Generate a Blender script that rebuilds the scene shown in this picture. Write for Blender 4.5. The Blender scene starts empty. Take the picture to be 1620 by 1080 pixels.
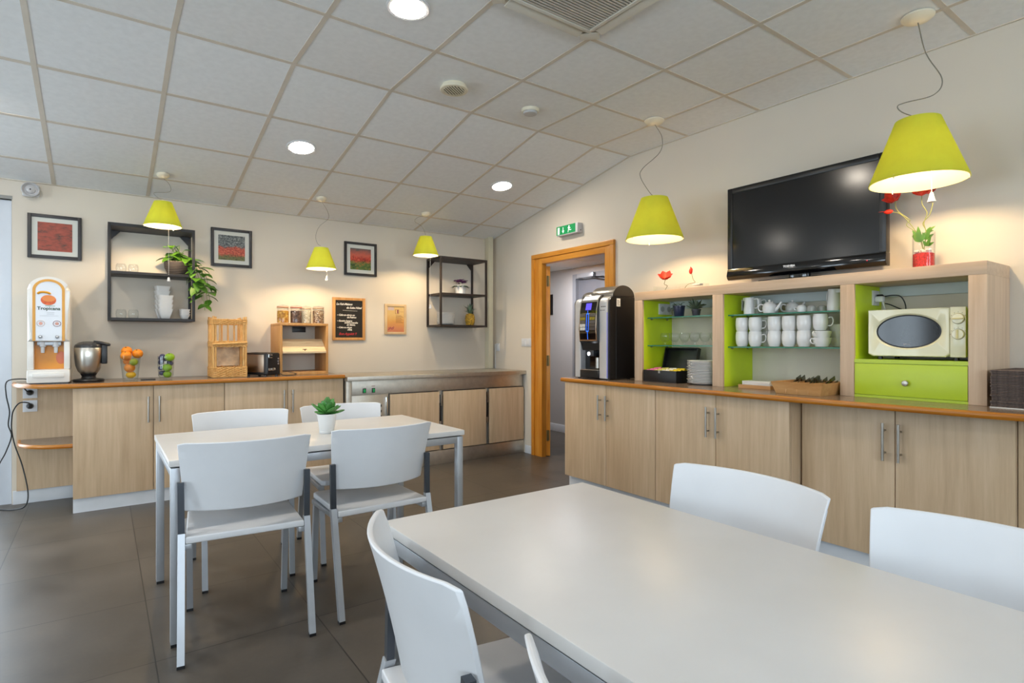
# A hotel breakfast room: everything is built here, in metres, camera at the origin of the plan.
import bpy, bmesh, math, random
from mathutils import Vector, Matrix, Euler
RND = random.Random(11)
SC = bpy.context.scene
COL = SC.collection
PI = math.pi

# ------------------------------------------------------------------ materials
MATS = {}
def lin(h):
    h = h.lstrip('#')
    out = []
    for i in (0, 2, 4):
        c = int(h[i:i+2], 16) / 255
        out.append(c / 12.92 if c <= .04045 else ((c + .055) / 1.055) ** 2.4)
    return (out[0], out[1], out[2], 1)

def base(name):
    m = bpy.data.materials.new(name); m.use_nodes = True
    nt = m.node_tree; nt.nodes.clear()
    out = nt.nodes.new('ShaderNodeOutputMaterial')
    return m, nt, out

def coords(nt, scale=(1, 1, 1), rot=(0, 0, 0), kind='Object'):
    tc = nt.nodes.new('ShaderNodeTexCoord'); mp = nt.nodes.new('ShaderNodeMapping')
    mp.inputs['Scale'].default_value = scale; mp.inputs['Rotation'].default_value = rot
    nt.links.new(tc.outputs[kind], mp.inputs['Vector'])
    return mp.outputs['Vector']

def ramp(nt, fac, stops):
    r = nt.nodes.new('ShaderNodeValToRGB')
    e = r.color_ramp.elements
    while len(e) < len(stops): e.new(.5)
    for k, (p, c) in enumerate(stops):
        e[k].position = p; e[k].color = lin(c) if isinstance(c, str) else c
    nt.links.new(fac, r.inputs['Fac'])
    return r.outputs['Color']

def noise(nt, vec, scale=5, detail=3, rough=.5):
    n = nt.nodes.new('ShaderNodeTexNoise')
    n.inputs['Scale'].default_value = scale; n.inputs['Detail'].default_value = detail
    n.inputs['Roughness'].default_value = rough
    if vec is not None: nt.links.new(vec, n.inputs['Vector'])
    return n.outputs['Fac']

def bsdf(nt, out, rough=.5, metal=0, spec=.5, coat=0, emis=None, es=0):
    b = nt.nodes.new('ShaderNodeBsdfPrincipled')
    b.inputs['Roughness'].default_value = rough; b.inputs['Metallic'].default_value = metal
    b.inputs['Specular IOR Level'].default_value = spec; b.inputs['Coat Weight'].default_value = coat
    if emis:
        b.inputs['Emission Color'].default_value = lin(emis); b.inputs['Emission Strength'].default_value = es
    nt.links.new(b.outputs['BSDF'], out.inputs['Surface'])
    return b

def shade(hexs, k):
    h = hexs.lstrip('#')
    return '#' + ''.join('%02x' % max(0, min(255, round(int(h[i:i+2], 16) * k))) for i in (0, 2, 4))

def plain(name, col, rough=.5, metal=0, spec=.5, var=.03, scale=8, coat=0, emis=None, es=0, bump=0):
    """a colour with a little procedural mottling"""
    if name in MATS: return MATS[name]
    m, nt, out = base(name)
    b = bsdf(nt, out, rough, metal, spec, coat, emis, es)
    f = noise(nt, coords(nt), scale, 3)
    c = ramp(nt, f, [(.3, shade(col, 1 - var)), (.7, shade(col, 1 + var))])
    nt.links.new(c, b.inputs['Base Color'])
    if bump:
        bp = nt.nodes.new('ShaderNodeBump'); bp.inputs['Strength'].default_value = bump; bp.inputs['Distance'].default_value = .002
        nt.links.new(noise(nt, coords(nt), scale * 12, 2), bp.inputs['Height']); nt.links.new(bp.outputs['Normal'], b.inputs['Normal'])
    MATS[name] = m
    return m

def wood(name, c1, c2, c3, rough=.45, scale=(14, 14, .9), spec=.4):
    if name in MATS: return MATS[name]
    m, nt, out = base(name)
    b = bsdf(nt, out, rough, 0, spec)
    v = coords(nt, scale)
    f = noise(nt, v, 2.2, 6, .62)
    c = ramp(nt, f, [(.28, c1), (.5, c2), (.74, c3)])
    nt.links.new(c, b.inputs['Base Color'])
    MATS[name] = m
    return m

def glass(name, tint='#f4f9f7', ior=1.35, rough=.02):
    if name in MATS: return MATS[name]
    m, nt, out = base(name)
    tr = nt.nodes.new('ShaderNodeBsdfTransparent'); tr.inputs['Color'].default_value = lin(tint)
    gl = nt.nodes.new('ShaderNodeBsdfGlossy'); gl.inputs['Roughness'].default_value = rough
    lw = nt.nodes.new('ShaderNodeLayerWeight'); lw.inputs['Blend'].default_value = .5
    pw = nt.nodes.new('ShaderNodeMath'); pw.operation = 'POWER'; pw.inputs[1].default_value = 3.2; nt.links.new(lw.outputs['Facing'], pw.inputs[0])
    fr = nt.nodes.new('ShaderNodeMath'); fr.operation = 'MULTIPLY_ADD'; fr.inputs[1].default_value = .55; fr.inputs[2].default_value = ((ior - 1) / (ior + 1)) ** 2 * 1.3
    nt.links.new(pw.outputs[0], fr.inputs[0])
    f = noise(nt, coords(nt), 30, 1)
    mm = nt.nodes.new('ShaderNodeMath'); mm.operation = 'MULTIPLY_ADD'; mm.inputs[1].default_value = .02; mm.inputs[2].default_value = rough
    nt.links.new(f, mm.inputs[0]); nt.links.new(mm.outputs[0], gl.inputs['Roughness'])
    mx = nt.nodes.new('ShaderNodeMixShader')
    nt.links.new(fr.outputs[0], mx.inputs['Fac']); nt.links.new(tr.outputs[0], mx.inputs[1]); nt.links.new(gl.outputs[0], mx.inputs[2])
    nt.links.new(mx.outputs[0], out.inputs['Surface'])
    MATS[name] = m
    return m

def translucent(name, col, tcol, mixf=.5):
    if name in MATS: return MATS[name]
    m, nt, out = base(name)
    d = nt.nodes.new('ShaderNodeBsdfDiffuse'); t = nt.nodes.new('ShaderNodeBsdfTranslucent')
    f = noise(nt, coords(nt), 20, 2)
    nt.links.new(ramp(nt, f, [(.3, shade(col, .98)), (.7, shade(col, 1.02))]), d.inputs['Color'])
    t.inputs['Color'].default_value = lin(tcol)
    mx = nt.nodes.new('ShaderNodeMixShader'); mx.inputs['Fac'].default_value = mixf
    nt.links.new(d.outputs[0], mx.inputs[1]); nt.links.new(t.outputs[0], mx.inputs[2])
    nt.links.new(mx.outputs[0], out.inputs['Surface'])
    MATS[name] = m
    return m

def emit(name, col, strength):
    if name in MATS: return MATS[name]
    m, nt, out = base(name)
    e = nt.nodes.new('ShaderNodeEmission'); e.inputs['Color'].default_value = lin(col); e.inputs['Strength'].default_value = strength
    nt.links.new(e.outputs[0], out.inputs['Surface'])
    MATS[name] = m
    return m

# ------------------------------------------------------------------ mesh builder
class MB:
    def __init__(s): s.bm = bmesh.new(); s.m = 0
    def mark(s): s.m = set(s.bm.verts); return s
    def tf(s, M):
        old = s.m or ()
        bmesh.ops.transform(s.bm, matrix=M, verts=[v for v in s.bm.verts if v not in old]); return s
    def box(s, x0, y0, z0, x1, y1, z1, b=0, seg=2):
        if x0 > x1: x0, x1 = x1, x0
        if y0 > y1: y0, y1 = y1, y0
        if z0 > z1: z0, z1 = z1, z0
        r = bmesh.ops.create_cube(s.bm, size=1, matrix=Matrix.Translation(((x0+x1)/2, (y0+y1)/2, (z0+z1)/2)) @ Matrix.Diagonal((x1-x0, y1-y0, z1-z0, 1)))
        if b:
            es = list({e for v in r['verts'] for e in v.link_edges})
            bmesh.ops.bevel(s.bm, geom=es, offset=b, segments=seg, affect='EDGES', profile=.6)
        return s
    def ring(s, c, u, v, r, n):
        return [s.bm.verts.new(c + u * (math.cos(2*PI*k/n) * r) + v * (math.sin(2*PI*k/n) * r)) for k in range(n)]
    def skin(s, A, B):
        n = len(A)
        for k in range(n): s.bm.faces.new((A[k], A[(k+1) % n], B[(k+1) % n], B[k]))
    def tube(s, pts, r, n=8, caps=True, closed=False):
        pts = [Vector(p) for p in pts]; N = len(pts)
        rs = r if isinstance(r, (list, tuple)) else [r] * N
        rings = []; u = None
        for i, p in enumerate(pts):
            if closed: t = pts[(i+1) % N] - pts[i-1]
            else: t = pts[min(i+1, N-1)] - pts[max(i-1, 0)]
            t.normalize()
            if u is None:
                u = t.orthogonal().normalized()
            else:
                u = (u - t * u.dot(t))
                u = u.normalized() if u.length > 1e-6 else t.orthogonal().normalized()
            rings.append(s.ring(p, u, t.cross(u), rs[i], n))
        for i in range(N - 1): s.skin(rings[i], rings[i+1])
        if closed: s.skin(rings[-1], rings[0])
        elif caps:
            s.bm.faces.new(list(reversed(rings[0]))); s.bm.faces.new(rings[-1])
        return s
    def cyl(s, p0, p1, r0, r1=None, n=20):
        return s.tube([p0, p1], [r0, r0 if r1 is None else r1], n)
    def lathe(s, prof, n=28, c=(0, 0, 0), close=True):
        c = Vector(c); rings = []
        X, Y = Vector((1, 0, 0)), Vector((0, 1, 0))
        for r, z in prof:
            rings.append(s.ring(c + Vector((0, 0, z)), X, Y, max(r, 1e-4), n))
        for i in range(len(rings) - 1): s.skin(rings[i], rings[i+1])
        if close:
            s.bm.faces.new(list(reversed(rings[0]))); s.bm.faces.new(rings[-1])
        return s
    def ball(s, c, r, n=16, m=10):
        r = r if isinstance(r, (list, tuple)) else (r, r, r)
        bmesh.ops.create_uvsphere(s.bm, u_segments=n, v_segments=m, radius=1, matrix=Matrix.Translation(c) @ Matrix.Diagonal((r[0], r[1], r[2], 1)))
        return s
    def prism(s, poly, a, b, axis='z', bevel=0):
        """poly: 2-D outline; axis z -> (x,y), y -> (x,z), x -> (y,z)"""
        def P(p, h):
            return {'z': (p[0], p[1], h), 'y': (p[0], h, p[1]), 'x': (h, p[0], p[1])}[axis]
        A = [s.bm.verts.new(P(p, a)) for p in poly]; B = [s.bm.verts.new(P(p, b)) for p in poly]
        fa = s.bm.faces.new(A); fb = s.bm.faces.new(list(reversed(B)))
        n = len(A); fs = [fa, fb]
        for k in range(n): fs.append(s.bm.faces.new((A[(k+1) % n], A[k], B[k], B[(k+1) % n])))
        if bevel:
            es = list(fa.edges) + list(fb.edges)
            bmesh.ops.bevel(s.bm, geom=es, offset=bevel, segments=3, affect='EDGES', profile=.5)
        return s
    def leaf(s, p, d, up, L, W, fold=.25, bend=.3, th=.0006):
        """a pointed, folded, drooping leaf of real thickness"""
        d = Vector(d).normalized(); up = Vector(up); sd = d.cross(up)
        sd = sd.normalized() if sd.length > 1e-4 else d.orthogonal().normalized()
        up = sd.cross(d).normalized()
        prof = [(0, .02), (.12, .55), (.32, 1), (.6, .85), (.85, .4), (1, .02)]
        for sg in (1, -1):
            pass
        tops = []; bots = []
        for t, w in prof:
            c = Vector(p) + d * (L * t) - up * (bend * L * t * t)
            hw = W * .5 * w
            row = [c - sd * hw + up * (hw * fold), c, c + sd * hw + up * (hw * fold)]
            tops.append([s.bm.verts.new(q + up * th) for q in row]); bots.append([s.bm.verts.new(q - up * th) for q in row])
        for i in range(len(prof) - 1):
            for k in (0, 1):
                s.bm.faces.new((tops[i][k], tops[i][k+1], tops[i+1][k+1], tops[i+1][k]))
                s.bm.faces.new((bots[i+1][k], bots[i+1][k+1], bots[i][k+1], bots[i][k]))
            s.bm.faces.new((tops[i+1][0], bots[i+1][0], bots[i][0], tops[i][0]))
            s.bm.faces.new((tops[i][2], bots[i][2], bots[i+1][2], tops[i+1][2]))
        return s
    def build(s, name, mat, parent=None, ang=35, flat=False):
        bmesh.ops.recalc_face_normals(s.bm, faces=s.bm.faces[:])
        me = bpy.data.meshes.new(name)
        off = Vector((0, 0, 0)); p = parent
        while p is not None: off += p.location; p = p.parent
        bmesh.ops.translate(s.bm, vec=-off, verts=s.bm.verts[:])
        s.bm.to_mesh(me); s.bm.free()
        if not flat:
            me.polygons.foreach_set('use_smooth', [True] * len(me.polygons))
            me.set_sharp_from_angle(angle=math.radians(ang))
        me.materials.append(mat)
        o = bpy.data.objects.new(name, me); COL.objects.link(o)
        if parent is not None: o.parent = parent
        return o

def thing(name, label, cat, loc=(0, 0, 0), group=None):
    o = bpy.data.objects.new(name, None); COL.objects.link(o)
    o.empty_display_size = .05
    o.location = loc
    return tag(o, label, cat, group)
def tag(o, label, cat, group=None):
    o['label'] = label; o['category'] = cat
    if group: o['group'] = group
    return o
def struct(o, label=None):
    o['kind'] = 'structure'
    if label: o['label'] = label
    return o
def single(name, label, cat, mb, mat, group=None, origin=None, ang=35):
    """a thing that is one mesh, with its origin at its base"""
    o = mb.build(name, mat, None, ang)
    if origin is not None:
        o.data.transform(Matrix.Translation(-Vector(origin))); o.location = origin
    return tag(o, label, cat, group)
def children(o): return [c for c in bpy.data.objects if c.parent == o]
def dup(root, loc, rotz=None, label=None, group=None):
    def cp(o, par):
        c = o.copy(); COL.objects.link(c); c.parent = par
        for ch in kids.get(o.name, []): cp(ch, c)
        return c
    kids = {}
    for o in bpy.data.objects:
        if o.parent: kids.setdefault(o.parent.name, []).append(o)
    r = cp(root, None)
    r.location = loc
    if rotz is not None: r.rotation_euler = (0, 0, rotz)
    if label: r['label'] = label
    if group: r['group'] = group
    return r

def text(s, size, M, mat, parent, name='lettering', shear=0, space=1, align='LEFT', depth=.0006, line=1.0, bold=0):
    cu = bpy.data.curves.new('t', 'FONT'); cu.body = s; cu.size = size; cu.shear = shear; cu.space_character = space
    cu.align_x = align; cu.extrude = depth; cu.space_line = line; cu.resolution_u = 3; cu.offset = bold
    o = bpy.data.objects.new('t', cu); COL.objects.link(o)
    bpy.context.view_layer.update()
    me = bpy.data.meshes.new_from_object(o)
    bpy.data.objects.remove(o); bpy.data.curves.remove(cu)
    me.transform(M)
    off = Vector((0, 0, 0)); p = parent
    while p is not None: off += p.location; p = p.parent
    me.transform(Matrix.Translation(-off))
    me.materials.clear(); me.materials.append(mat)
    t = bpy.data.objects.new(name, me); COL.objects.link(t); t.parent = parent
    return t
def face_back(x, y, z):   # writing that faces -Y
    return Matrix(((1, 0, 0, x), (0, 0, -1, y), (0, 1, 0, z), (0, 0, 0, 1)))
def face_left(x, y, z):   # writing that faces -X
    return Matrix(((0, 0, -1, x), (-1, 0, 0, y), (0, 1, 0, z), (0, 0, 0, 1)))
def rotz(a, c=(0, 0, 0)):
    return Matrix.Translation(c) @ Matrix.Rotation(a, 4, 'Z') @ Matrix.Translation(-Vector(c))
def arc(cx, cy, rx, ry, a0, a1, n=12):
    return [(cx + rx * math.cos(math.radians(a0 + (a1 - a0) * k / n)), cy + ry * math.sin(math.radians(a0 + (a1 - a0) * k / n))) for k in range(n + 1)]
def smooth(pts, n=6):
    """Catmull-Rom through the points"""
    P = [Vector(p) for p in pts]; P = [2 * P[0] - P[1]] + P + [2 * P[-1] - P[-2]]
    out = []
    for i in range(1, len(P) - 2):
        a, b, c, d = P[i-1:i+3]
        for k in range(n):
            t = k / n
            out.append(.5 * ((2*b) + (c - a) * t + (2*a - 5*b + 4*c - d) * t*t + (3*b - a - 3*c + d) * t**3))
    out.append(P[-2])
    return out
WORLD, CORRW, EXPO = 8.2, 17, 0.26
# ------------------------------------------------------------------ colours
XW, YB, ZC, YK, SL = 3.715, 5.545, 2.8077, 3.407, .196      # right wall, back wall, flat ceiling, fold line, slope
XL, YF = -4.4, -3.0
WALL = plain('warm_cream_paint', '#dad1c3', .75, spec=.25, var=.012, scale=1.2, bump=.05)
CORR = plain('corridor_grey_paint', '#b9b7b6', .7, spec=.25, var=.01, scale=1.5)
TILEC = plain('ceiling_tile_white', '#eef0f1', .9, spec=.15, var=.012, scale=30)
BAR = plain('ceiling_bar_grey_beige', '#d6cdbf', .6, spec=.3, var=.02)
SKIRT = plain('skirting_grey_white', '#d9dde3', .45, var=.02)
WOODL = wood('pale_beech_laminate', '#bda283', '#cab090', '#d5bc9f')
WOODH = wood('pale_oak_hutch', '#bfa386', '#cdb195', '#d8bfa4', scale=(16, 16, .8))
WOODHH = wood('pale_oak_cross_grain', '#bfa386', '#cdb195', '#d8bfa4', scale=(16, .8, 16))
ORANGE = wood('varnished_orange_wood', '#bd6f1c', '#cf8a30', '#d99a42', .3, (20, 20, 1.2), .5)
ORANGEH = wood('varnished_orange_edge', '#9a5612', '#b4701f', '#c3842f', .3, (1.2, 1.2, 30), .5)
ORANGEH2 = wood('varnished_orange_cross', '#bd6f1c', '#cf8a30', '#d99a42', .3, (20, 1.2, 20), .5)
BOXW = wood('honey_wood', '#b98546', '#c8955a', '#d3a468', .45, (18, 18, 1.4))
PALEW = wood('pale_plywood', '#d3b78e', '#dcc39c', '#e4cea9', .5, (2, 18, 18))
TOPG = plain('worktop_grey_brown', '#7b6c60', .22, spec=.5, var=.03, scale=40)
LIME = plain('lime_lacquer', '#cce324', .4, var=.015)
LIMED = plain('lime_drawer_lacquer', '#b4cb2a', .35, var=.012)
WHITE = plain('white_plastic', '#dadce0', .4, var=.008)
TABLEW = plain('white_table_laminate', '#d0cfce', .35, spec=.45, var=.008)
PORC = plain('white_porcelain', '#e9e9e8', .18, spec=.55, var=.008)
IVORY = plain('ivory_plastic', '#e3dbc4', .45, var=.01)
CREAM = plain('cream_enamel', '#ddd9b8', .25, spec=.5, var=.01, coat=.3)
ALU = plain('silver_painted_tube', '#aeb1b6', .38, .55, var=.02)
DARKST = plain('gunmetal_bracket', '#4c5057', .35, .7, var=.03)
STEEL = plain('brushed_steel', '#cdc7bd', .42, 1, var=.03, scale=25)
STEELD = plain('brushed_steel_shadow_gap', '#6d6a66', .4, .9, var=.03)
CHROME = plain('polished_chrome', '#dcdcdc', .12, 1, var=.02)
NICKEL = plain('satin_nickel', '#b3afa8', .3, 1, var=.02)
BLACK = plain('black_plastic', '#17171a', .35, var=.05)
BLACKG = plain('gloss_black', '#08080a', .08, spec=.6, var=.05)
BLACKM = plain('black_powder_coat', '#201f22', .5, var=.04)
BROWNM = plain('bronze_black_coat', '#2c231f', .5, var=.04)
CABLE = plain('black_cable_rubber', '#17191c', .5, var=.05)
CLEAR = glass('clear_glass', '#fcfdfd')
VASEG = glass('vase_glass', '#fafcfb', 1.5)
SHELFG = glass('green_edge_glass', '#e3f3ea', 1.45)
SHELFE = plain('glass_edge_green', '#2f7d64', .2, var=.05)
LEAFG = plain('leaf_green', '#4d7a22', .45, var=.25, scale=14)
LEAFL = plain('leaf_yellow_green', '#7a9a35', .45, var=.22, scale=12)
LEAFD = plain('leaf_dark_green', '#2f4a26', .5, var=.25, scale=12)
SUCC = plain('succulent_green', '#3f7a34', .4, var=.2, scale=15)
SOIL = plain('potting_soil', '#2b211a', .95, var=.3, scale=60)
PAPERW = plain('white_paper', '#e6e4df', .8, var=.01)

# ------------------------------------------------------------------ floor
def floor_mat():
    m, nt, out = base('dark_stone_floor_tiles')
    b = bsdf(nt, out, .38, 0, .45)
    tc = nt.nodes.new('ShaderNodeTexCoord')
    sep = nt.nodes.new('ShaderNodeSeparateXYZ'); nt.links.new(tc.outputs['Object'], sep.inputs[0])
    def M(op, a, b_=None):
        n = nt.nodes.new('ShaderNodeMath'); n.operation = op
        for k, v in enumerate((a, b_)):
            if v is None: continue
            if isinstance(v, (int, float)): n.inputs[k].default_value = v
            else: nt.links.new(v, n.inputs[k])
        return n.outputs[0]
    def cell(axis, off, size):
        t = M('DIVIDE', M('SUBTRACT', sep.outputs[axis], off), size)
        fr = M('SUBTRACT', t, M('FLOOR', t))
        d = M('MULTIPLY', M('MINIMUM', fr, M('SUBTRACT', 1.0, fr)), size)
        return d, M('FLOOR', t)
    dx, ix = cell('X', .160, .6); dy, iy = cell('Y', 3.13, .62)
    g = M('LESS_THAN', M('MINIMUM', dx, dy), .0022)
    cid = nt.nodes.new('ShaderNodeCombineXYZ'); nt.links.new(ix, cid.inputs[0]); nt.links.new(iy, cid.inputs[1])
    wn = nt.nodes.new('ShaderNodeTexWhiteNoise'); nt.links.new(cid.outputs[0], wn.inputs['Vector'])
    n1 = noise(nt, coords(nt), 2.2, 5, .6)
    n2 = noise(nt, coords(nt), 60, 2)
    f = M('ADD', M('MULTIPLY', n1, .8), M('ADD', M('MULTIPLY', wn.outputs['Value'], .13), M('MULTIPLY', n2, .1)))
    c = ramp(nt, f, [(.3, '#45413c'), (.55, '#57514a'), (.8, '#675f56')])
    mx = nt.nodes.new('ShaderNodeMix'); mx.data_type = 'RGBA'
    nt.links.new(g, mx.inputs['Factor']); nt.links.new(c, mx.inputs['A']); mx.inputs['B'].default_value = lin('#2e2b28')
    nt.links.new(mx.outputs['Result'], b.inputs['Base Color'])
    nt.links.new(M('MULTIPLY_ADD', n1, .25), b.inputs['Roughness'])
    n = [x for x in nt.nodes if x.type == 'MATH' and x.operation == 'MULTIPLY_ADD'][-1]; n.inputs[2].default_value = .26
    return m
struct(MB().box(XL - .2, YF - .2, -.12, XW + 1.5, 7.2, 0).build('floor', floor_mat()))

# ------------------------------------------------------------------ walls
w = MB()
DL0, DL1, DZ = -1.75, -.545, 2.245                      # opening of the glazed door at the left end
w.box(DL1, YB, 0, XW - .0005, YB + .15, 3.0); w.box(XL - .15, YB, 0, DL0, YB + .15, 3.0); w.box(DL0, YB, DZ, DL1, YB + .15, 3.0)
struct(w.build('wall_back', WALL))
w = MB()
DY0, DY1, DH = 3.70, 4.61, 2.005                        # doorway to the corridor
WT, JT = .04, .03
w.box(XW, DY1 + JT, 0, XW + WT, 7.15, 3.0); w.box(XW, YF, 0, XW + WT, DY0 - JT, 3.0); w.box(XW, DY0 - JT, DH + JT, XW + WT, DY1 + JT, 3.0)
struct(w.build('wall_right', WALL))
WIN_L = [(1.3, 2.4), (3.7, 4.8)]
w = MB(); ys = [YF] + [v for a in WIN_L for v in a] + [YB]
for k in range(0, len(ys), 2): w.box(XL - .15, ys[k], 0, XL, ys[k+1], 3.0)
for a, b_ in WIN_L: w.box(XL - .15, a, 0, XL, b_, .12); w.box(XL - .15, a, 2.32, XL, b_, 3.0)
struct(w.build('wall_left', WALL))
WIN_F = [(-3.9, -1.6), (-1.2, 1.0), (2.3, 3.4)]
w = MB(); xs = [XL] + [v for a in WIN_F for v in a] + [XW]
for k in range(0, len(xs), 2): w.box(xs[k], YF - .15, 0, xs[k+1], YF, 3.0)
for a, b_ in WIN_F: w.box(a, YF - .15, 0, b_, YF, .8); w.box(a, YF - .15, 2.32, b_, YF, 3.0)
struct(w.build('wall_front', WALL))

def frame_window(name, axis, p, a, b, z0, z1):
    f = MB(); t = .06
    def bx(a0, a1, c0, c1, d0, d1):
        if axis == 'x': f.box(p + d0, a0, c0, p + d1, a1, c1)
        else: f.box(a0, p + d0, c0, a1, p + d1, c1)
    d = (-.11, -.04)
    bx(a, a + t, z0, z1, *d); bx(b - t, b, z0, z1, *d); bx(a + t, b - t, z0, z0 + t, *d); bx(a + t, b - t, z1 - t, z1, *d)
    m = (a + b) / 2; bx(m - t / 2, m + t / 2, z0 + t, z1 - t, *d)
    o = struct(f.build(name, WHITE))
    g = MB()
    def gx(a0, a1):
        if axis == 'x': g.box(p - .08, a0, z0 + t, p - .07, a1, z1 - t)
        else: g.box(a0, p - .08, z0 + t, a1, p - .07, z1 - t)
    gx(a + t, m - t / 2); gx(m + t / 2, b - t)
    g.build('window_pane', glass('window_glass', '#fbfdfd', 1.3), o)
for k, (a, b) in enumerate(WIN_L): frame_window('window_%d' % (k + 1), 'x', XL, a, b, .12, 2.32)
for k, (a, b) in enumerate(WIN_F): frame_window('window_%d' % (k + 3), 'y', YF, a, b, .8, 2.32)

# glazed white door at the left end of the back wall
f = MB()
f.box(DL1 - .075, YB + .03, 0, DL1 - .004, YB + .12, DZ - .004); f.box(DL0, YB + .03, 0, DL0 + .075, YB + .12, DZ - .004)
f.box(DL0 + .075, YB + .03, DZ - .08, DL1 - .075, YB + .12, DZ - .004)
dr = struct(f.build('door_2', plain('white_pvc', '#ccd3dd', .4, var=.01)))
f = MB(); a, b = DL0 + .08, DL1 - .085
f.box(a, YB + .045, .01, a + .09, YB + .1, DZ - .09); f.box(b - .09, YB + .045, .01, b, YB + .1, DZ - .09)
f.box(a + .09, YB + .045, .01, b - .09, YB + .1, .2); f.box(a + .09, YB + .045, DZ - .19, b - .09, YB + .1, DZ - .09)
f.build('door_leaf', MATS['white_pvc'], dr)
MB().box(a + .09, YB + .07, .2, b - .09, YB + .08, DZ - .19).build('door_pane', MATS['window_glass'], dr)
struct(MB().box(DL0 - .02, YB - .004, DZ, DL1 + .004, YB + .03, DZ + .025).build('trim_2', plain('grey_trim', '#8f8f8c', .5)))

# ------------------------------------------------------------------ ceiling: tiles, folded down towards the back wall
def zc(y): return ZC if y <= YK else ZC - SL * (y - YK)
c = MB()
YE = YB + .15
c.prism([(YF - .15, ZC), (YK, ZC), (YE, zc(YE)), (YE, zc(YE) + .1), (YK, ZC + .1), (YF - .15, ZC + .1)], XL - .15, XW + .15, 'x')
ce = struct(c.build('ceiling', TILEC, flat=True))
g = MB(); t = .0125; h = .0025
cs = math.cos(math.atan(SL)); X0, SP = .297, .6
xs = [X0 + SP * k for k in range(-7, 6)]
def bar_x(y):                    # bars running along X
    z = zc(y); n = Vector((0, -SL * cs if y > YK else 0, -cs if y > YK else -1)) * (h * .8)
    a = [(y - t, zc(y - t)), (y + t, zc(y + t)), (y + t + n.y, zc(y + t) + n.z), (y - t + n.y, zc(y - t) + n.z)]
    g.prism(a, XL, XW, 'x')
for k in range(0, 11): bar_x(YK - SP * k) if YK - SP * k > YF else None
for k in range(1, 4): bar_x(YK + SP * k * cs)
for x in xs:
    g.prism([(YF, ZC), (YF, ZC - h), (YK, ZC - h), (YB, zc(YB) - h), (YB, zc(YB)), (YK, ZC)], x - t, x + t, 'x')
e = .014                         # thin edge trim along the walls
g.prism([(YF, ZC), (YF, ZC - h * 2), (YK, ZC - h * 2), (YB, zc(YB) - h * 2), (YB, zc(YB)), (YK, ZC)], XW - e, XW - .0005, 'x')
g.prism([(YB - e, zc(YB - e)), (YB - .0005, zc(YB)), (YB - .0005, zc(YB) - h * 2), (YB - e, zc(YB - e) - h * 2)], XL, XW - e, 'x')
g.build('ceiling_grid', BAR, ce, flat=True)

# boxed pipe in the corner, skirtings
struct(MB().box(3.60, YB - .085, .89, XW - .055, YB - .001, zc(YB - .085) + .012, .004).build('trim_1', plain('pipe_box_paint', '#d3cdb4', .6, var=.01)))
struct(MB().box(XW - .014, DY1 + .175, 0, XW - .0005, 4.905, .085, .003).build('baseboard_right', SKIRT))
struct(MB().box(-.538, YB - .016, 0, -.17, YB - .0005, .1, .003).build('baseboard_back', SKIRT))

# ------------------------------------------------------------------ doorway, orange frame, open leaf, corridor behind
f = MB(); o_ = .166; p_ = o_ * .72; X0_ = XW - .018; XM = XW - .03
f.box(X0_, DY1 + .001, 0, XW - .0005, DY1 + o_ - .05, DH + .06, .003); f.box(X0_, DY0 - p_ + .05, 0, XW - .0005, DY0 - .001, DH + .06, .003)
f.box(XM, DY1 + o_ - .05, 0, XW - .0005, DY1 + o_, DH + .06, .004); f.box(XM, DY0 - p_, 0, XW - .0005, DY0 - p_ + .05, DH + .06, .004)
d1 = struct(f.build('door_1', ORANGE))
m = MB().box(X0_, DY0 - .001, DH + .001, XW - .0006, DY1 + .001, DH + .06, .003).box(XM, DY0 - p_, DH + .0602, XW - .0005, DY1 + o_, DH + .106, .004)
m.build('door_head', ORANGEH2, d1)
f = MB()
f.box(XW - .003, DY1, 0, XW + WT, DY1 + JT - .0005, DH + JT - .0005); f.box(XW - .003, DY0 - JT + .0005, 0, XW + WT, DY0, DH + JT - .0005)
f.box(XW - .003, DY0, DH, XW + WT, DY1, DH + JT - .0005)
f.build('door_jamb', ORANGE, d1)
A = math.radians(50.9); HX, HY = XW + WT + .003, DY1 + .003
L = MB().mark().box(0, -.042, .008, .86, 0, DH - .02, .002).tf(Matrix.Translation((HX, HY, 0)) @ Matrix.Rotation(A, 4, 'Z'))
lf = L.build('door_leaf', ORANGE, d1)
for z in (.22, 1.0, 1.83):
    q = MB().mark().cyl((-.008, -.012, z - .055), (-.008, -.012, z + .055), .008, n=10).box(-.002, -.034, z - .055, .0, -.012, z + .055).tf(Matrix.Translation((HX, HY, 0)) @ Matrix.Rotation(A, 4, 'Z'))
    q.build('hinge', plain('aged_brass', '#7d6a45', .4, .8), lf)
XC = 4.93
struct(MB().box(XC, 2.6, 0, XC + .12, 4.55, 2.4).box(XC, 5.5, 0, XC + .12, 7.15, 2.4).box(XC, 4.55, 2.06, XC + .12, 5.5, 2.4).build('wall_corridor', CORR))
struct(MB().box(XW + WT, 7.0, 0, XC + .12, 7.15, 2.4).build('wall_corridor_end', CORR))
struct(MB().box(XW + WT, 2.45, 0, XC + .12, 2.6, 2.4).build('wall_corridor_front', CORR))
struct(MB().box(XW + WT + .001, 2.45, 2.145, XC, 7.0, 2.25).box(XW + .05, 4.9, 2.142, XC, 4.912, 2.146).box(XW + .05, 5.5, 2.142, XC, 5.512, 2.146).build('ceiling_corridor', TILEC))
struct(MB().box(XC - .014, 5.56, 0, XC - .0005, 7.0, .1, .003).build('baseboard_corridor', SKIRT))
f = MB(); G = plain('slate_grey_paint', '#6f7178', .45, var=.01)
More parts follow.
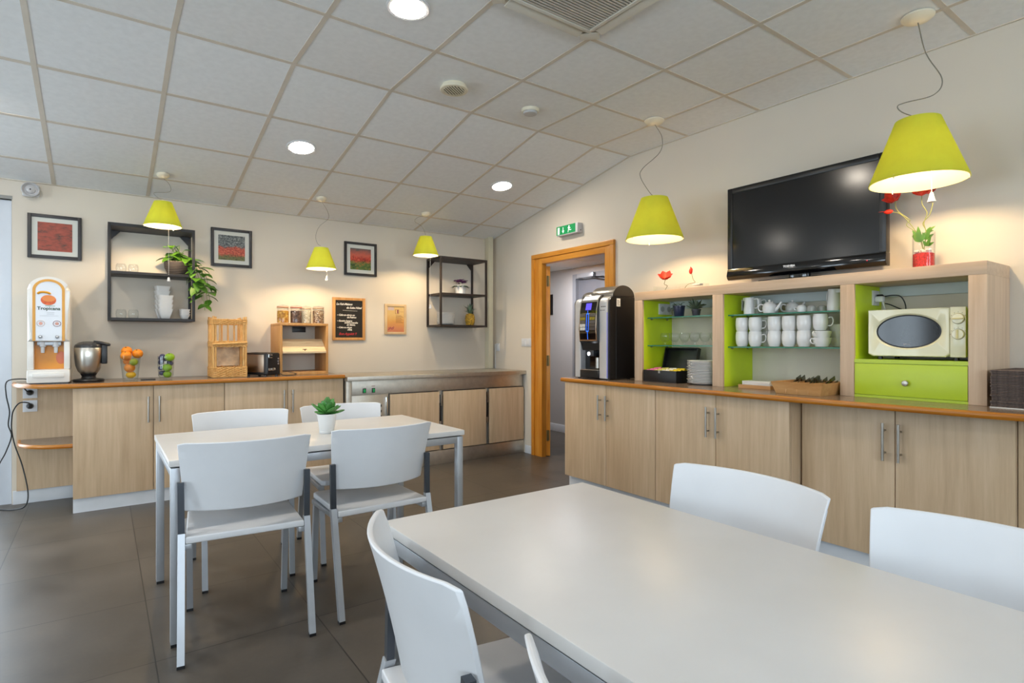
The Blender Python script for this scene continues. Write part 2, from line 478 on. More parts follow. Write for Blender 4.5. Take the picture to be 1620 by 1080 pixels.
f.box(XC - .012, 5.44, 0, XC + .1, 5.5, 2.06); f.box(XC - .012, 4.55, 0, XC + .1, 4.61, 2.06); f.box(XC - .012, 4.61, 2.0, XC + .1, 5.44, 2.06)
d3 = struct(f.build('door_3', plain('door_frame_grey', '#8c8f95', .45)))
MB().box(XC + .03, 4.615, .006, XC + .075, 5.435, 1.995, .002).build('door_leaf', G, d3)
q = MB().box(XC - .055, 5.08, 2.0, XC - .0125, 5.37, 2.055, .006).build('door_closer', plain('closer_silver', '#b4b6bb', .35, .5), d3)
MB().tube([(XC - .03, 5.12, 1.995), (XC - .09, 5.0, 1.985), (XC + .028, 4.86, 1.975)], .008).build('closer_arm', BLACK, q)
# ------------------------------------------------------------------ chairs and tables
def make_chair(label, group):
    t = thing('dining_chair', label, 'chair', group=group)
    MB().prism([(-.216, -.168), (.216, -.168), (.206, .222), (.186, .24), (-.186, .24), (-.206, .222)], 0.4225, .45, 'z', .006).build('seat', WHITE, t)
    b = MB(); NU, NV = 18, 8; F = []; K = []
    for j in range(NV + 1):
        v = j / NV; z = .534 + .279 * v; hw = .219 + .026 * v
        ra, rb = [], []
        for i in range(NU + 1):
            u = -1 + 2 * i / NU
            y = -.094 - .05 * v - .018 * v * v - .074 * (1 - u * u)
            zz = z
            if j == NV and i in (0, NU): zz -= .006
            ra.append(b.bm.verts.new((u * hw, y + .006, zz))); rb.append(b.bm.verts.new((u * hw, y - .006, zz)))
        F.append(ra); K.append(rb)
    for j in range(NV):
        for i in range(NU):
            b.bm.faces.new((F[j][i], F[j][i+1], F[j+1][i+1], F[j+1][i])); b.bm.faces.new((K[j+1][i], K[j+1][i+1], K[j][i+1], K[j][i]))
        b.bm.faces.new((F[j][0], F[j+1][0], K[j+1][0], K[j][0])); b.bm.faces.new((F[j+1][NU], F[j][NU], K[j][NU], K[j+1][NU]))
    for i in range(NU):
        b.bm.faces.new((F[0][i+1], F[0][i], K[0][i], K[0][i+1])); b.bm.faces.new((F[NV][i], F[NV][i+1], K[NV][i+1], K[NV][i]))
    bo = b.build('backrest', WHITE, t, 50)
    md = bo.modifiers.new('bev', 'BEVEL'); md.width = .004; md.segments = 2; md.limit_method = 'ANGLE'; md.angle_limit = math.radians(60)
    def bar(p0, p1, hx, hy):      # a straight square tube from p0 up to p1
        m = MB(); A = [m.bm.verts.new((p0[0] + sx * hx, p0[1] + sy * hy, p0[2])) for sx, sy in ((-1, -1), (1, -1), (1, 1), (-1, 1))]
        B = [m.bm.verts.new((p1[0] + sx * hx, p1[1] + sy * hy, p1[2])) for sx, sy in ((-1, -1), (1, -1), (1, 1), (-1, 1))]
        m.skin(A, B); m.bm.faces.new(A); m.bm.faces.new(B); return m
    def leg(p0, p1, foot):
        o = bar(p0, p1, .0125, .0125).build('leg', ALU, t)
        bar((foot[0], foot[1], 0), p0, .013, .013).build('foot', BLACK, o)
    for s in (-1, 1):
        leg((s * .2325, -.257, .012), (s * .2305, -.146, .462), (s * .2325, -.257))
        leg((s * .197, .242, .012), (s * .2, .198, .4225), (s * .197, .242))
        bar((s * .2305, -.146, .462), (s * .2325, -.142, .656), .0115, .009).build('bracket', DARKST, t)
        MB().box(s * .195, -.165, .4, s * .219, .21, .422, .003).build('side_rail', ALU, t)
    return t
GC = 'white chairs at the two tables'
ch = make_chair("left chair of two with backs to us at the small table's near side", GC)
ch.location = (.488, 2.642, 0); ch.rotation_euler = (0, 0, math.radians(-5.5))
dup(ch, (1.056, 2.648, 0), math.radians(0.3), "right chair of two with backs to us at the small table's near side")
dup(ch, (.614, 3.29, 0), math.radians(175), 'white chair on the far side of the small table, nearer its left end')
dup(ch, (1.178, 3.29, 0), math.radians(175), 'white chair on the far side of the small table, behind the potted succulent')
dup(ch, (.654, .996, 0), math.radians(-98.4), 'white chair seen sideways at the left edge of the big foreground table')
dup(ch, (.614, .359, 0), math.radians(-93), 'white chair at the bottom edge left of the big table, only a backrest corner showing')
dup(ch, (1.323, .94, 0), math.radians(88), 'white chair on the cabinet side of the big table, the whole backrest in view')
dup(ch, (1.309, .354, 0), math.radians(89), 'white chair on the cabinet side of the big table, cut off by the right edge')

def table(label, x0, y0, x1, y1, zt):
    t = thing('dining_table', label, 'table', ((x0+x1)/2, (y0+y1)/2, 0))
    MB().box(x0, y0, zt - .026, x1, y1, zt, .003).build('tabletop', TABLEW, t)
    i = .006; q = .034; zr = zt - .031
    MB().box(x0 + i + .02, y0 + i + .02, zr - .0005, x1 - i - .02, y1 - i - .02, zt - .0265).build('spacer', BLACK, t)
    a, b, c, d = x0 + i, x1 - i, y0 + i, y1 - i
    fr = MB()
    fr.box(a + q, c, zr - .036, b - q, c + .03, zr - .001, .002).box(a + q, d - .03, zr - .036, b - q, d, zr - .001, .002)
    fr.box(a, c + q, zr - .036, a + .03, d - q, zr - .001, .002).box(b - .03, c + q, zr - .036, b, d - q, zr - .001, .002)
    fr.build('frame', ALU, t)
    for lx in (a, b - q):
        for ly in (c, d - q):
            l = MB().box(lx, ly, .012, lx + q, ly + q, zr - .001, .003).build('leg', ALU, t)
            MB().box(lx + .001, ly + .001, 0, lx + q - .001, ly + q - .001, .0125).build('foot', BLACK, l)
    return t
table('small white table with grey metal legs, a potted succulent on top', .208, 2.575, 1.545, 3.345, .735)
table('big white table in the right foreground, empty top', .588, -.02, 1.288, 1.392, .735)

def succulent_leaves(mb, c, n, L, W, rnd, lo=10, hi=75, lift=.01):
    for k in range(n):
        a = 2 * PI * k / n * 2.4 + rnd.uniform(-.3, .3); e = math.radians(rnd.uniform(lo, hi)); l = L * rnd.uniform(.75, 1.1)
        d = Vector((math.cos(a) * math.cos(e), math.sin(a) * math.cos(e), math.sin(e)))
        p = Vector(c) + Vector((math.cos(a), math.sin(a), 0)) * .008 + Vector((0, 0, lift * k / n))
        m = len(mb.bm.verts)
        mb.mark().ball((0, 0, 0), (l * .5, W * .5, W * .17), 10, 8)
        z = d; x = d; y = Vector((0, 0, 1)).cross(x).normalized(); n_ = x.cross(y)
        M = Matrix(((x.x, y.x, n_.x, p.x + x.x * l * .5), (x.y, y.y, n_.y, p.y + x.y * l * .5), (x.z, y.z, n_.z, p.z + x.z * l * .5), (0, 0, 0, 1)))
        mb.tf(M)
px, py, pz = .925, 2.9, .735
t = thing('potted_succulent', 'green succulent in a small white tin pot on the small table', 'plant', (px, py, pz))
MB().lathe([(.036, 0), (.038, .003), (.038, .012), (.0365, .014), (.047, .092), (.0485, .094), (.0485, .098), (.0455, .098), (.0445, .09), (.035, .02)], 32, (px, py, pz)).build('pot', plain('white_tin', '#dcdedf', .35, .1, var=.01), t)
MB().lathe([(.0435, .084), (.0435, .088)], 24, (px, py, pz)).build('soil', SOIL, t)
m = MB(); r_ = random.Random(3); succulent_leaves(m, (px, py, pz + .09), 19, .082, .042, r_, 10, 75)
m.build('foliage', SUCC, t)

# ------------------------------------------------------------------ left worktop and its cabinets
Z0, Z1 = .876, .905
t = thing('worktop', 'grey worktop with an orange wood edge and a rounded left end, along the back wall', 'worktop', (.6, 5.2, Z0))
YFR = 4.94
out = [(1.738, YB - .002), (-.535, YB - .002), (-.535, 5.46)] + arc(-.12, 5.46, .415, 5.46 - YFR, 180, 270, 14)[1:] + [(1.738, YFR)]
ins = [(1.738, YB - .004), (-.515, YB - .004), (-.515, 5.46)] + arc(-.12, 5.46, .393, 5.46 - YFR - .022, 180, 270, 14)[1:] + [(1.738, YFR + .022)]
MB().prism(ins, Z0 + .002, Z1, 'z').build('top_panel', TOPG, t)
def edge_band(path_out, path_in, z0, z1):
    """a rounded edge strip between an outer and an inner line"""
    m = MB(); rows = []
    for (ox, oy), (ix, iy) in zip(path_out, path_in):
        dx, dy = ox - ix, oy - iy
        sec = [(0, z0), (.72, z0), (.93, z0 + .22 * (z1 - z0)), (1, .5 * (z0 + z1)), (.93, z1 - .22 * (z1 - z0)), (.72, z1 + .0005), (0, z1 + .0005)]
        rows.append([m.bm.verts.new((ix + dx * k, iy + dy * k, z)) for k, z in sec])
    for a, b in zip(rows, rows[1:]): m.skin(a, b)
    m.bm.faces.new(rows[0]); m.bm.faces.new(list(reversed(rows[-1])))
    return m
edge_band(out[2:], ins[2:], Z0, Z1).build('edge_band', ORANGEH, t)

def bar_handle(parent, p, L=.145, axis=(0, -1, 0), r=.0065):
    a = Vector(axis); p = Vector(p); so = a * .032
    m = MB().cyl(p + so + Vector((0, 0, -L/2)), p + so + Vector((0, 0, L/2)), r, n=12)
    for s in (-1, 1): m.cyl(p + Vector((0, 0, s * L * .3)), p + so + Vector((0, 0, s * L * .3)), r * .75, n=10)
    return m.build('handle', NICKEL, parent)

def cabinet_back(label, xs, yf, zb, zt, hx):
    t = thing('base_cabinet', label, 'cabinet', ((xs[0] + xs[-1]) / 2, (yf + YB) / 2, 0))
    MB().box(xs[0] + .001, yf + .021, zb, xs[-1] - .001, YB - .003, zt).build('carcass', WOODL, t)
    MB().box(xs[0] + .001, yf + .025, .0, xs[-1] - .001, yf + .045, zb - .001).build('plinth', SKIRT, t)
    for a, b, h in zip(xs, xs[1:], hx):
        d = MB().box(a + .002, yf, zb, b - .002, yf + .019, zt - .002, .0015).build('door', WOODL, t)
        bar_handle(d, (h, yf, .7), .19)
    return t
cabinet_back('pale wood double cabinet under the left worktop, below the fruit vases', [-.171, .305, .781], 4.985, .102, .874, [.272, .342])
cabinet_back('pale wood double cabinet left of the steel counter, below the toaster', [.782, 1.262, 1.738], 4.985, .102, .874, [1.228, 1.298])

t = thing('corner_shelf', 'rounded open shelf under the left end of the worktop', 'shelf', (-.35, 5.4, .1))
MB().box(-.515, YB - .034, .1, -.173, YB - .017, .875).build('back_panel', WOODL, t)
o2 = [(-.51, YB - .035), (-.5, 5.42)] + arc(-.174, 5.42, .33, .36, 180, 270, 12)[1:]
i2 = [(-.492, YB - .035), (-.482, 5.42)] + arc(-.174, 5.42, .31, .34, 180, 270, 12)[1:]
MB().prism([(-.174, YB - .035)] + i2, .452, .476, 'z').build('shelf_board', TOPG, t)
edge_band(o2, i2, .45, .4765).build('edge_band', ORANGEH, t)

def socket(label, c, face, w=.084, h=.084, n=1, group='wall sockets', toggles=False):
    """face: 'y' looks towards -Y, 'x' towards -X"""
    t = thing('wall_socket', label, 'socket', c, group)
    P = (lambda a, d, z: (c[0] + a, c[1] - d, c[2] + z)) if face == 'y' else (lambda a, d, z: (c[0] - d, c[1] - a, c[2] + z))
    def bx(m, a0, a1, d0, d1, z0, z1, b=0):
        p, q = P(a0, d0, z0), P(a1, d1, z1); m.box(*p, *q, b=b); return m
    for k in range(n):
        o = (k - (n - 1) / 2) * (w + .002)
        pl = bx(MB(), o - w/2, o + w/2, .0003, .009, -h/2, h/2, .002).build('cover_plate', WHITE, t)
        if toggles:
            bx(MB(), o - w*.33, o + w*.33, .0085, .013, -h*.33, h*.33, .001).build('rocker', WHITE, pl)
        else:
            m = MB(); p, q = P(o, .0095, 0), P(o, .0080, 0); m.cyl(p, q, w * .27, n=24)
            m.build('socket_well', plain('socket_grey', '#8f9092', .5), pl)
    return t
socket('upper of two white sockets on the wood panel under the left worktop end', (-.438, YB - .0345, .822), 'y')
socket('lower of two white sockets on the wood panel, a black plug in it', (-.438, YB - .0345, .722), 'y')
def plug(label, c, face, col):
    v = Vector((0, -1, 0)) if face == 'y' else Vector((-1, 0, 0)) if face == 'x' else Vector((0, -1, 0))
    c = Vector(c)
    return MB().tube([c, c + v * .012, c + v * .03, c + v * .04], [.019, .019, .015, .006], 14)
t = thing('power_cord', 'black power cord crossing from the worktop to the lower socket under the left worktop end', 'cable', (-.43, 5.45, .7))
plug('', (-.438, YB - .0436, .722), 'y', 0).build('plug', CABLE, t)
MB().tube(smooth([(-.438, 5.462, .722), (-.44, 5.44, .75), (-.49, 5.42, .755), (-.525, 5.43, .7), (-.535, 5.44, .63), (-.535, 5.45, .55), (-.515, 5.42, .45), (-.47, 5.38, .3), (-.435, 5.32, .12), (-.45, 5.3, .03), (-.52, 5.34, .006), (-.62, 5.42, .006), (-.75, 5.45, .006)]), .0042, 6).build('cord', CABLE, t)
t = thing('power_cord', 'black power cord hanging from the juice dispenser past the wall edge to the door', 'cable', (-.5, 5.4, .905))
plug('', (-.438, YB - .0436, .822), 'y', 0).build('plug', CABLE, t)
MB().tube(smooth([(-.42, 5.4, .913), (-.47, 5.39, .93), (-.556, 5.4, .915), (-.562, 5.41, .82), (-.545, 5.42, .7), (-.553, 5.435, .6), (-.535, 5.425, .52), (-.57, 5.46, .4), (-.61, 5.47, .3), (-.625, 5.5, .15), (-.66, 5.5, .006)]), .0042, 6).build('cord', CABLE, t)
MB().tube(smooth([(-.438, 5.462, .822), (-.45, 5.44, .835), (-.468, 5.44, .862), (-.475, 5.45, .868)]), .0042, 6).build('cord', CABLE, t)

# ------------------------------------------------------------------ stainless refrigerated counter
t = thing('refrigerated_counter', 'stainless steel refrigerated counter with three wood-fronted doors in the back right corner', 'refrigerated counter', (2.72, 5.2, 0))
X0, X1, YS = 1.742, XW - .003, 4.94
MB().box(X0, YS - .045, .848, X1, YB - .002, .888, .004).build('worktop', STEEL, t)
b = MB().box(X0 + .004, YS + .02, .135, X1, YB - .003, .847)
b.box(X0 + .004, YS - .003, .135, X0 + .055, YS + .02, .847, .003)
b.build('body', STEEL, t)
cp = MB().box(X0 + .056, YS - .002, .722, X1 - .03, YS + .0195, .847, .002).build('control_panel', STEEL, t)
for x, k in ((1.912, 0), (1.998, 1)):
    s = MB().box(x - .016, YS - .006, .735, x + .016, YS - .0022, .778, .001).build('switch', BLACK, cp)
    MB().box(x - .009 + .003 * k, YS - .010, .741, x + .011, YS - .0062, .77, .001).build('green_lens', plain('green_lens', '#1f8a4c', .2, emis='#18a04e', es=.25), s)
    MB().box(x - .018, YS - .0035, .792, x + .016, YS - .0021, .797).build('caption', plain('caption_%d' % k, ['#e8e6df', '#7a4a3a'][k], .6), cp)
g = MB().box(1.79, YS + .004, .16, 2.145, YS + .0195, .715, .003).build('vent_panel', STEEL, t)
s = MB()
for k in range(9): s.box(1.84, YS + .0025, .2 + k * .05, 2.08, YS + .0045, .222 + k * .05)
s.build('vent_slot', plain('slot_black', '#15130f', .7), g)
MB().box(2.115, YS - .012, .5, 2.138, YS + .004, .69, .004).build('vent_latch', CHROME, g)
MB().box(X0 + .02, YS - .004, 0, X1, YS + .012, .134, .002).build('kick_plate', STEEL, t)
for a, b_, hs in ((2.155, 2.665, 1), (2.712, 3.21, 1), (3.252, 3.694, 0)):
    d = MB().box(a, YS - .022, .146, b_, YS - .003, .71, .0015).build('door', WOODL, t)
    MB().box(a, YS - .0028, .141, b_, YS + .0195, .718).build('door_core', STEELD, d)
    if hs:
        MB().box(b_ + .006, YS - .014, .42, b_ + .026, YS + .015, .6, .004).build('handle_grip', BLACK, d)
        MB().box(b_ + .02, YS - .018, .57, b_ + .036, YS + .015, .68, .003).build('hinge', NICKEL, d)
        MB().box(b_ + .008, YS - .018, .36, b_ + .03, YS + .015, .418, .003).build('hinge', NICKEL, d)
    else:
        for z in (.22, .6): MB().box(b_ + .001, YS - .016, z, b_ + .012, YS + .015, z + .08, .002).build('hinge', NICKEL, d)

# ------------------------------------------------------------------ right-hand cabinets with their bow-fronted worktop
def cabinet_right(label, ys, xf, zb, zt, hy, end=False):
    t = thing('base_cabinet', label, 'cabinet', ((xf + XW) / 2, (ys[0] + ys[-1]) / 2, 0))
    MB().box(xf + .021, ys[-1] + .001, zb, XW - .003, ys[0] - .001, zt).build('carcass', WOODL, t)
    MB().box(xf + .05, ys[-1] + .001, 0, xf + .068, ys[0] - .001, zb - .001).build('plinth', SKIRT, t)
    for a, b, h in zip(ys, ys[1:], hy):
        d = MB().box(xf, b + .002, zb, xf + .019, a - .002, zt - .002, .0015).build('door', WOODL, t)
        bar_handle(d, (xf, h, .692), .19, (-1, 0, 0), .007)
    return t
cabinet_right('pale wood double cabinet nearest the doorway, under the coffee machine', [3.585, 3.107, 2.63], 3.12, .095, .866, [3.166, 3.087])
cabinet_right('pale wood double cabinet in the right-hand row, under the white cups', [2.629, 2.15, 1.677], 3.12, .095, .866, [2.2, 2.13])
cabinet_right('pale wood double cabinet set back at the right end, under the microwave', [1.668, 1.197, .731], 3.235, .095, .866, [1.242, 1.172])
Z0, Z1 = .868, .897
t = thing('worktop', 'long grey worktop with an orange wood edge on the right-hand cabinets', 'worktop', (3.4, 2, Z0))
fr = [(3.105, 3.625), (3.085, 3.2), (3.07, 2.85), (3.052, 2.4), (3.045, 2.0), (3.045, 1.6), (3.052, 1.2), (3.068, .9), (3.085, .7), (3.13, .5), (3.24, .33), (3.42, .23), (XW - .003, .2)]
fr = [tuple(p) for p in smooth([(a, b, 0) for a, b in fr], 3)]; fr = [(p[0], p[1]) for p in fr]
def inset(path, d):
    out = []
    for i, p in enumerate(path):
        a = Vector(path[max(i-1, 0)]); b = Vector(path[min(i+1, len(path)-1)]); tt = (b - a).normalized()
        out.append((p[0] - tt.y * d, p[1] + tt.x * d))
    return out
fi = inset(fr, .022)
MB().prism([(XW - .003, 3.625)] + fi, Z0 + .002, Z1, 'z').build('top_panel', TOPG, t)
edge_band(fr, fi, Z0, Z1).build('edge_band', ORANGEH, t)
edge_band([(3.128, 3.645), (XW - .003, 3.645)], [(3.128, 3.6255), (XW - .003, 3.6255)], Z0, Z1).build('edge_band', ORANGEH, t)
t = thing('corner_shelf', 'dark wood open shelf with an orange edge past the right end of the cabinets', 'shelf', (3.5, .55, .1))
MB().box(XW - .022, .24, .1, XW - .003, .729, .866).build('back_panel', plain('dark_brown_board', '#5d3a22', .5), t)
MB().box(3.262, .7285, .0, 3.345, .7105, .866).build('side_panel', WOODL, t)
MB().box(3.3455, .7285, .0, XW - .023, .7105, .866).build('inner_panel', MATS['dark_brown_board'], t)
o3 = [(3.375, .708)] + [(x, y) for x, y in arc(XW - .03, .708, 3.685 - 3.375, .4, 180, 270, 10)[1:]]
i3 = [(3.395, .708)] + [(x, y) for x, y in arc(XW - .03, .708, 3.685 - 3.395, .38, 180, 270, 10)[1:]]
MB().prism([(XW - .0235, .708)] + i3 + [(XW - .0235, .32)], .432, .456, 'z').build('shelf_board', TOPG, t)
edge_band(o3, i3, .43, .4565).build('edge_band', ORANGEH, t)
# ------------------------------------------------------------------ pictures and boards on the back wall
def art(name, build):
    m, nt, out = base(name); b = bsdf(nt, out, .6)
    c = build(nt); nt.links.new(c, b.inputs['Base Color']); return m
def mixc(nt, fac, a, b):
    mx = nt.nodes.new('ShaderNodeMix'); mx.data_type = 'RGBA'
    nt.links.new(fac, mx.inputs['Factor'])
    for k, v in (('A', a), ('B', b)):
        if isinstance(v, str): mx.inputs[k].default_value = lin(v)
        else: nt.links.new(v, mx.inputs[k])
    return mx.outputs['Result']
def gradz(nt, z0, z1, wob=.0, sc=20):
    tc = nt.nodes.new('ShaderNodeTexCoord'); s = nt.nodes.new('ShaderNodeSeparateXYZ'); nt.links.new(tc.outputs['Object'], s.inputs[0])
    mr = nt.nodes.new('ShaderNodeMapRange'); mr.inputs['From Min'].default_value = z0; mr.inputs['From Max'].default_value = z1
    a = nt.nodes.new('ShaderNodeMath'); a.operation = 'MULTIPLY_ADD'; a.inputs[1].default_value = wob; nt.links.new(noise(nt, coords(nt), sc, 3), a.inputs[0]); nt.links.new(s.outputs['Z'], a.inputs[2])
    nt.links.new(a.outputs[0], mr.inputs['Value']); return mr.outputs['Result']
def art1(nt):
    n = noise(nt, coords(nt, (14, 1, 42)), 1, 6, .7)
    return ramp(nt, n, [(.3, '#3c3832'), (.42, '#7a463a'), (.52, '#a04c3c'), (.72, '#b25a48')])
def art2(nt):
    g = gradz(nt, .09, .31, .08, 25)
    n = noise(nt, coords(nt, (1, 1, 1.4)), 60, 5, .75)
    top = ramp(nt, n, [(.32, '#24282b'), (.48, '#50575a'), (.66, '#a3a8a5')])
    mid = ramp(nt, n, [(.35, '#6b3a34'), (.5, '#c2503c'), (.68, '#d98a6a')])
    low = ramp(nt, n, [(.35, '#40452a'), (.6, '#78784a')])
    f1 = ramp(nt, g, [(.5, '#000000'), (.6, '#ffffff')]); f0 = ramp(nt, g, [(.18, '#000000'), (.3, '#ffffff')])
    return mixc(nt, f1, mixc(nt, f0, low, mid), top)
def art3(nt):
    g = gradz(nt, .08, .31, .06, 30)
    n = noise(nt, coords(nt, (1, 1, 1.2)), 42, 5, .7)
    sky = ramp(nt, g, [(.7, '#c9604a'), (.95, '#5d5552')])
    red = ramp(nt, n, [(.36, '#5e1513'), (.5, '#c8402b'), (.68, '#dd7a5c')])
    low = ramp(nt, n, [(.35, '#2f3d1c'), (.55, '#5f7a34'), (.72, '#c2472f')])
    f1 = ramp(nt, g, [(.55, '#000000'), (.68, '#ffffff')]); f0 = ramp(nt, g, [(.32, '#000000'), (.46, '#ffffff')])
    return mixc(nt, f1, mixc(nt, f0, low, red), sky)
FR = plain('black_frame_wood', '#211d1f', .4, var=.05); MATB = plain('picture_mount', '#d5d6cf', .8, var=.01)
def picture(label, x0, x1, z0, z1, fn, mw=.046, nm='a'):
    y = YB - .0005; fw = .024
    t = thing('framed_picture', label, 'picture', ((x0+x1)/2, y, z0), 'framed poppy pictures')
    f = MB(); d = .022
    f.box(x0, y - d, z0, x0 + fw, y, z1, .002).box(x1 - fw, y - d, z0, x1, y, z1, .002)
    f.box(x0 + fw, y - d, z0, x1 - fw, y, z0 + fw, .002).box(x0 + fw, y - d, z1 - fw, x1 - fw, y, z1, .002)
    f.build('frame', FR, t)
    MB().box(x0 + fw, y - .012, z0 + fw, x1 - fw, y - .002, z1 - fw).build('mount', MATB, t)
    MB().box(x0 + fw + mw, y - .0135, z0 + fw + mw, x1 - fw - mw, y - .0118, z1 - fw - mw).build('print', art('poppy_print_' + nm, fn), t)
picture('black framed picture of a solid red poppy field, left above the juice dispenser', -.456, -.134, 1.826, 2.157, art1, .034, 'field')
picture('black framed picture of a dark sky over red flowers, right of the left wall shelf', .76, 1.09, 1.86, 2.194, art2, .034, 'dusk')
picture('black framed picture of red poppies above green grass, between two hanging lamps', 1.937, 2.272, 1.86, 2.193, art3, .036, 'meadow')

CHK = plain('chalk_white', '#e8e6df', .9, var=.05, scale=80); CHR = plain('chalk_red', '#b0333c', .9, var=.1, scale=80)
t = thing('chalkboard', 'small blackboard in a pale wood frame with a handwritten French menu', 'blackboard', (1.985, YB, 1.212))
x0, x1, z0, z1 = 1.82, 2.15, 1.212, 1.634; y = YB - .0005; fw = .027
f = MB().box(x0, y - .02, z0, x0 + fw, y, z1, .002).box(x1 - fw, y - .02, z0, x1, y, z1, .002).box(x0 + fw, y - .02, z0, x1 - fw, y, z0 + fw, .002).box(x0 + fw, y - .02, z1 - fw, x1 - fw, y, z1, .002)
f.build('frame', BOXW, t)
bd = MB().box(x0 + fw, y - .012, z0 + fw, x1 - fw, y - .002, z1 - fw).build('board', plain('slate_black', '#16110d', .7, var=.15, scale=6), t)
yy = y - .0125
for s, sx, sz, dx, dz, m in (("Le Fait-Maison", .030, 0, .025, .062, CHK), ("du Suite Hôtel", .029, 0, .125, .096, CHK),
        ("– Cake au citron ou", .024, 0, .032, .167, CHK), ("de Potiron", .024, 0, .13, .190, CHK), ("– Sucette banane", .024, 0, .032, .225, CHK), ("entière tranche", .024, 0, .105, .243, CHK),
        ("de Saison,", .024, 0, .128, .264, CHK), ("– Cake au citron", .024, 0, .032, .290, CHK), ("d'Été,", .024, 0, .135, .312, CHK), ("Bon Appétit !!", .034, 0, .05, .357, CHR)):
    text(s, sx, face_back(x0 + .012 + dx, yy, z1 - .012 - dz), m, bd, 'handwriting', .32, .92, bold=.0006)
MB().tube([(x0 + .1, yy, z1 - .125), (x0 + .17, yy, z1 - .129), (x0 + .25, yy, z1 - .13)], .001, 6).build('chalk_line', CHK, bd)

def artp(nt):
    g = gradz(nt, .0, .26, .05, 12); n = noise(nt, coords(nt), 45, 4, .7)
    a = ramp(nt, g, [(.1, '#b06a52'), (.3, '#c98058'), (.6, '#d39a50'), (.9, '#dbb877')])
    return mixc(nt, ramp(nt, n, [(.55, '#000000'), (.8, '#606060')]), a, '#a05a3c')
t = thing('framed_card', 'small pale wood framed orange notice right of the blackboard', 'picture', (2.48, YB, 1.275))
x0, x1, z0, z1 = 2.362, 2.602, 1.275, 1.589; fw = .025
f = MB().box(x0, y - .018, z0, x0 + fw, y, z1, .002).box(x1 - fw, y - .018, z0, x1, y, z1, .002).box(x0 + fw, y - .018, z0, x1 - fw, y, z0 + fw, .002).box(x0 + fw, y - .018, z1 - fw, x1 - fw, y, z1, .002)
f.build('frame', plain('pale_frame_wood', '#d3b58a', .5, var=.06), t)
cd = MB().box(x0 + fw, y - .01, z0 + fw, x1 - fw, y - .002, z1 - fw).build('print', art('orange_notice_print', artp), t)
BR = plain('brown_print_ink', '#8a5230', .8); PU = plain('plum_print_ink', '#8c4450', .8)
m = MB(); yy = y - .0104
m.box(2.396, yy, 1.525, 2.465, yy + .0003, 1.558); m.build('print_corner', plain('mauve_print_ink', '#c9b5b0', .8), cd)
m = MB()
for k in range(9): m.box(2.485, yy, 1.395 + k * .0095, 2.57 - .012 * (k % 3), yy + .0003, 1.398 + k * .0095)
m.box(2.478, yy, 1.49, 2.482, yy + .0003, 1.53).box(2.478, yy, 1.488, 2.52, yy + .0003, 1.491).box(2.478, yy, 1.53, 2.52, yy + .0003, 1.533).box(2.518, yy, 1.488, 2.521, yy + .0003, 1.533).box(2.53, yy, 1.511, 2.568, yy + .0003, 1.513)
m.build('print_text', BR, cd)
m = MB(); m.box(2.5, yy - .0002, 1.494, 2.514, yy + .0001, 1.53)
for q in range(9): m.ball((2.405 + (q * 37 % 60) * .001, yy, 1.325 + (q * 53 % 50) * .001), (.006, .0008, .006), 8, 6)
m.build('print_flowers', PU, cd)

t = thing('alarm_sounder', 'round white alarm sounder high on the wall in the left corner under the ceiling', 'alarm', (-.435, YB, 2.27))
c = (-.435, YB - .0003, 2.322)
def disc_y(m, prof, c):          # lathe about the Y axis, profile (r, distance from wall)
    m.mark().lathe(prof, 32).tf(Matrix.Translation(c) @ Matrix.Rotation(PI / 2, 4, 'X')); return m
m = MB().box(c[0] - .05, c[1] - .03, c[2] - .045, c[0] + .05, c[1], c[2] + .045, .012)
m.build('back_box', WHITE, t)
disc_y(MB(), [(.045, .03), (.053, .035), (.054, .062), (.05, .066), (.046, .06), (.036, .045), (.03, .045), (.026, .06), (.012, .07)], c).build('horn', plain('alarm_grey_white', '#c4c3c4', .45), t)
disc_y(MB(), [(.005, .069), (.005, .074), (.003, .075)], c).build('horn_tip', BLACK, t)

# ------------------------------------------------------------------ black wall shelves
def wall_shelf(label, x0, x1, y0, z0, z1, zm, mat):
    t = thing('wall_shelf', label, 'shelf', ((x0+x1)/2, (y0+YB)/2, z0), 'black metal wall shelves')
    p = .02; y1 = YB - .001
    for X in (x0, x1 - p):
        for Y in (y0, y1 - p): MB().box(X, Y, z0, X + p, Y + p, z1, .0015).build('post', mat, t)
    for z in (z0, z1 - p):
        r = MB()
        r.box(x0 + p, y0, z, x1 - p, y0 + p, z + p).box(x0 + p, y1 - p, z, x1 - p, y1, z + p).box(x0, y0 + p, z, x0 + p, y1 - p, z + p).box(x1 - p, y0 + p, z, x1, y1 - p, z + p)
        r.build('rail', mat, t)
    MB().box(x0 + .002, y0 + .002, z1 - p - .003, x1 - .002, y1, z1 - .004).build('top_board', mat, t)
    MB().box(x0 + .021, y0 + .001, zm - .02, x1 - .021, y1, zm, .001).build('shelf_board', mat, t)
    MB().box(x0 + .002, y0 + .002, z0 + .004, x1 - .002, y1, z0 + p - .001).build('bottom_board', mat, t)
    for X, s in ((x0 + p, 1), (x1 - p, -1)):
        MB().prism([(X, z1 - p - .003), (X + s * .065, z1 - p - .003), (X, z1 - p - .075)], y1 - .03, y1 - .012, 'y').build('corner_brace', mat, t)
    return t
S1 = (.029, .609, 5.262, 1.362, 2.104, 1.738)
wall_shelf('black metal wall shelf on the left, holding glasses, bowls and a trailing plant', *S1, BLACKM)
S2 = (2.847, 3.43, 5.232, 1.356, 2.092, 1.712)
wall_shelf('dark metal wall shelf in the right corner, holding plates and a pineapple', *S2, BROWNM)

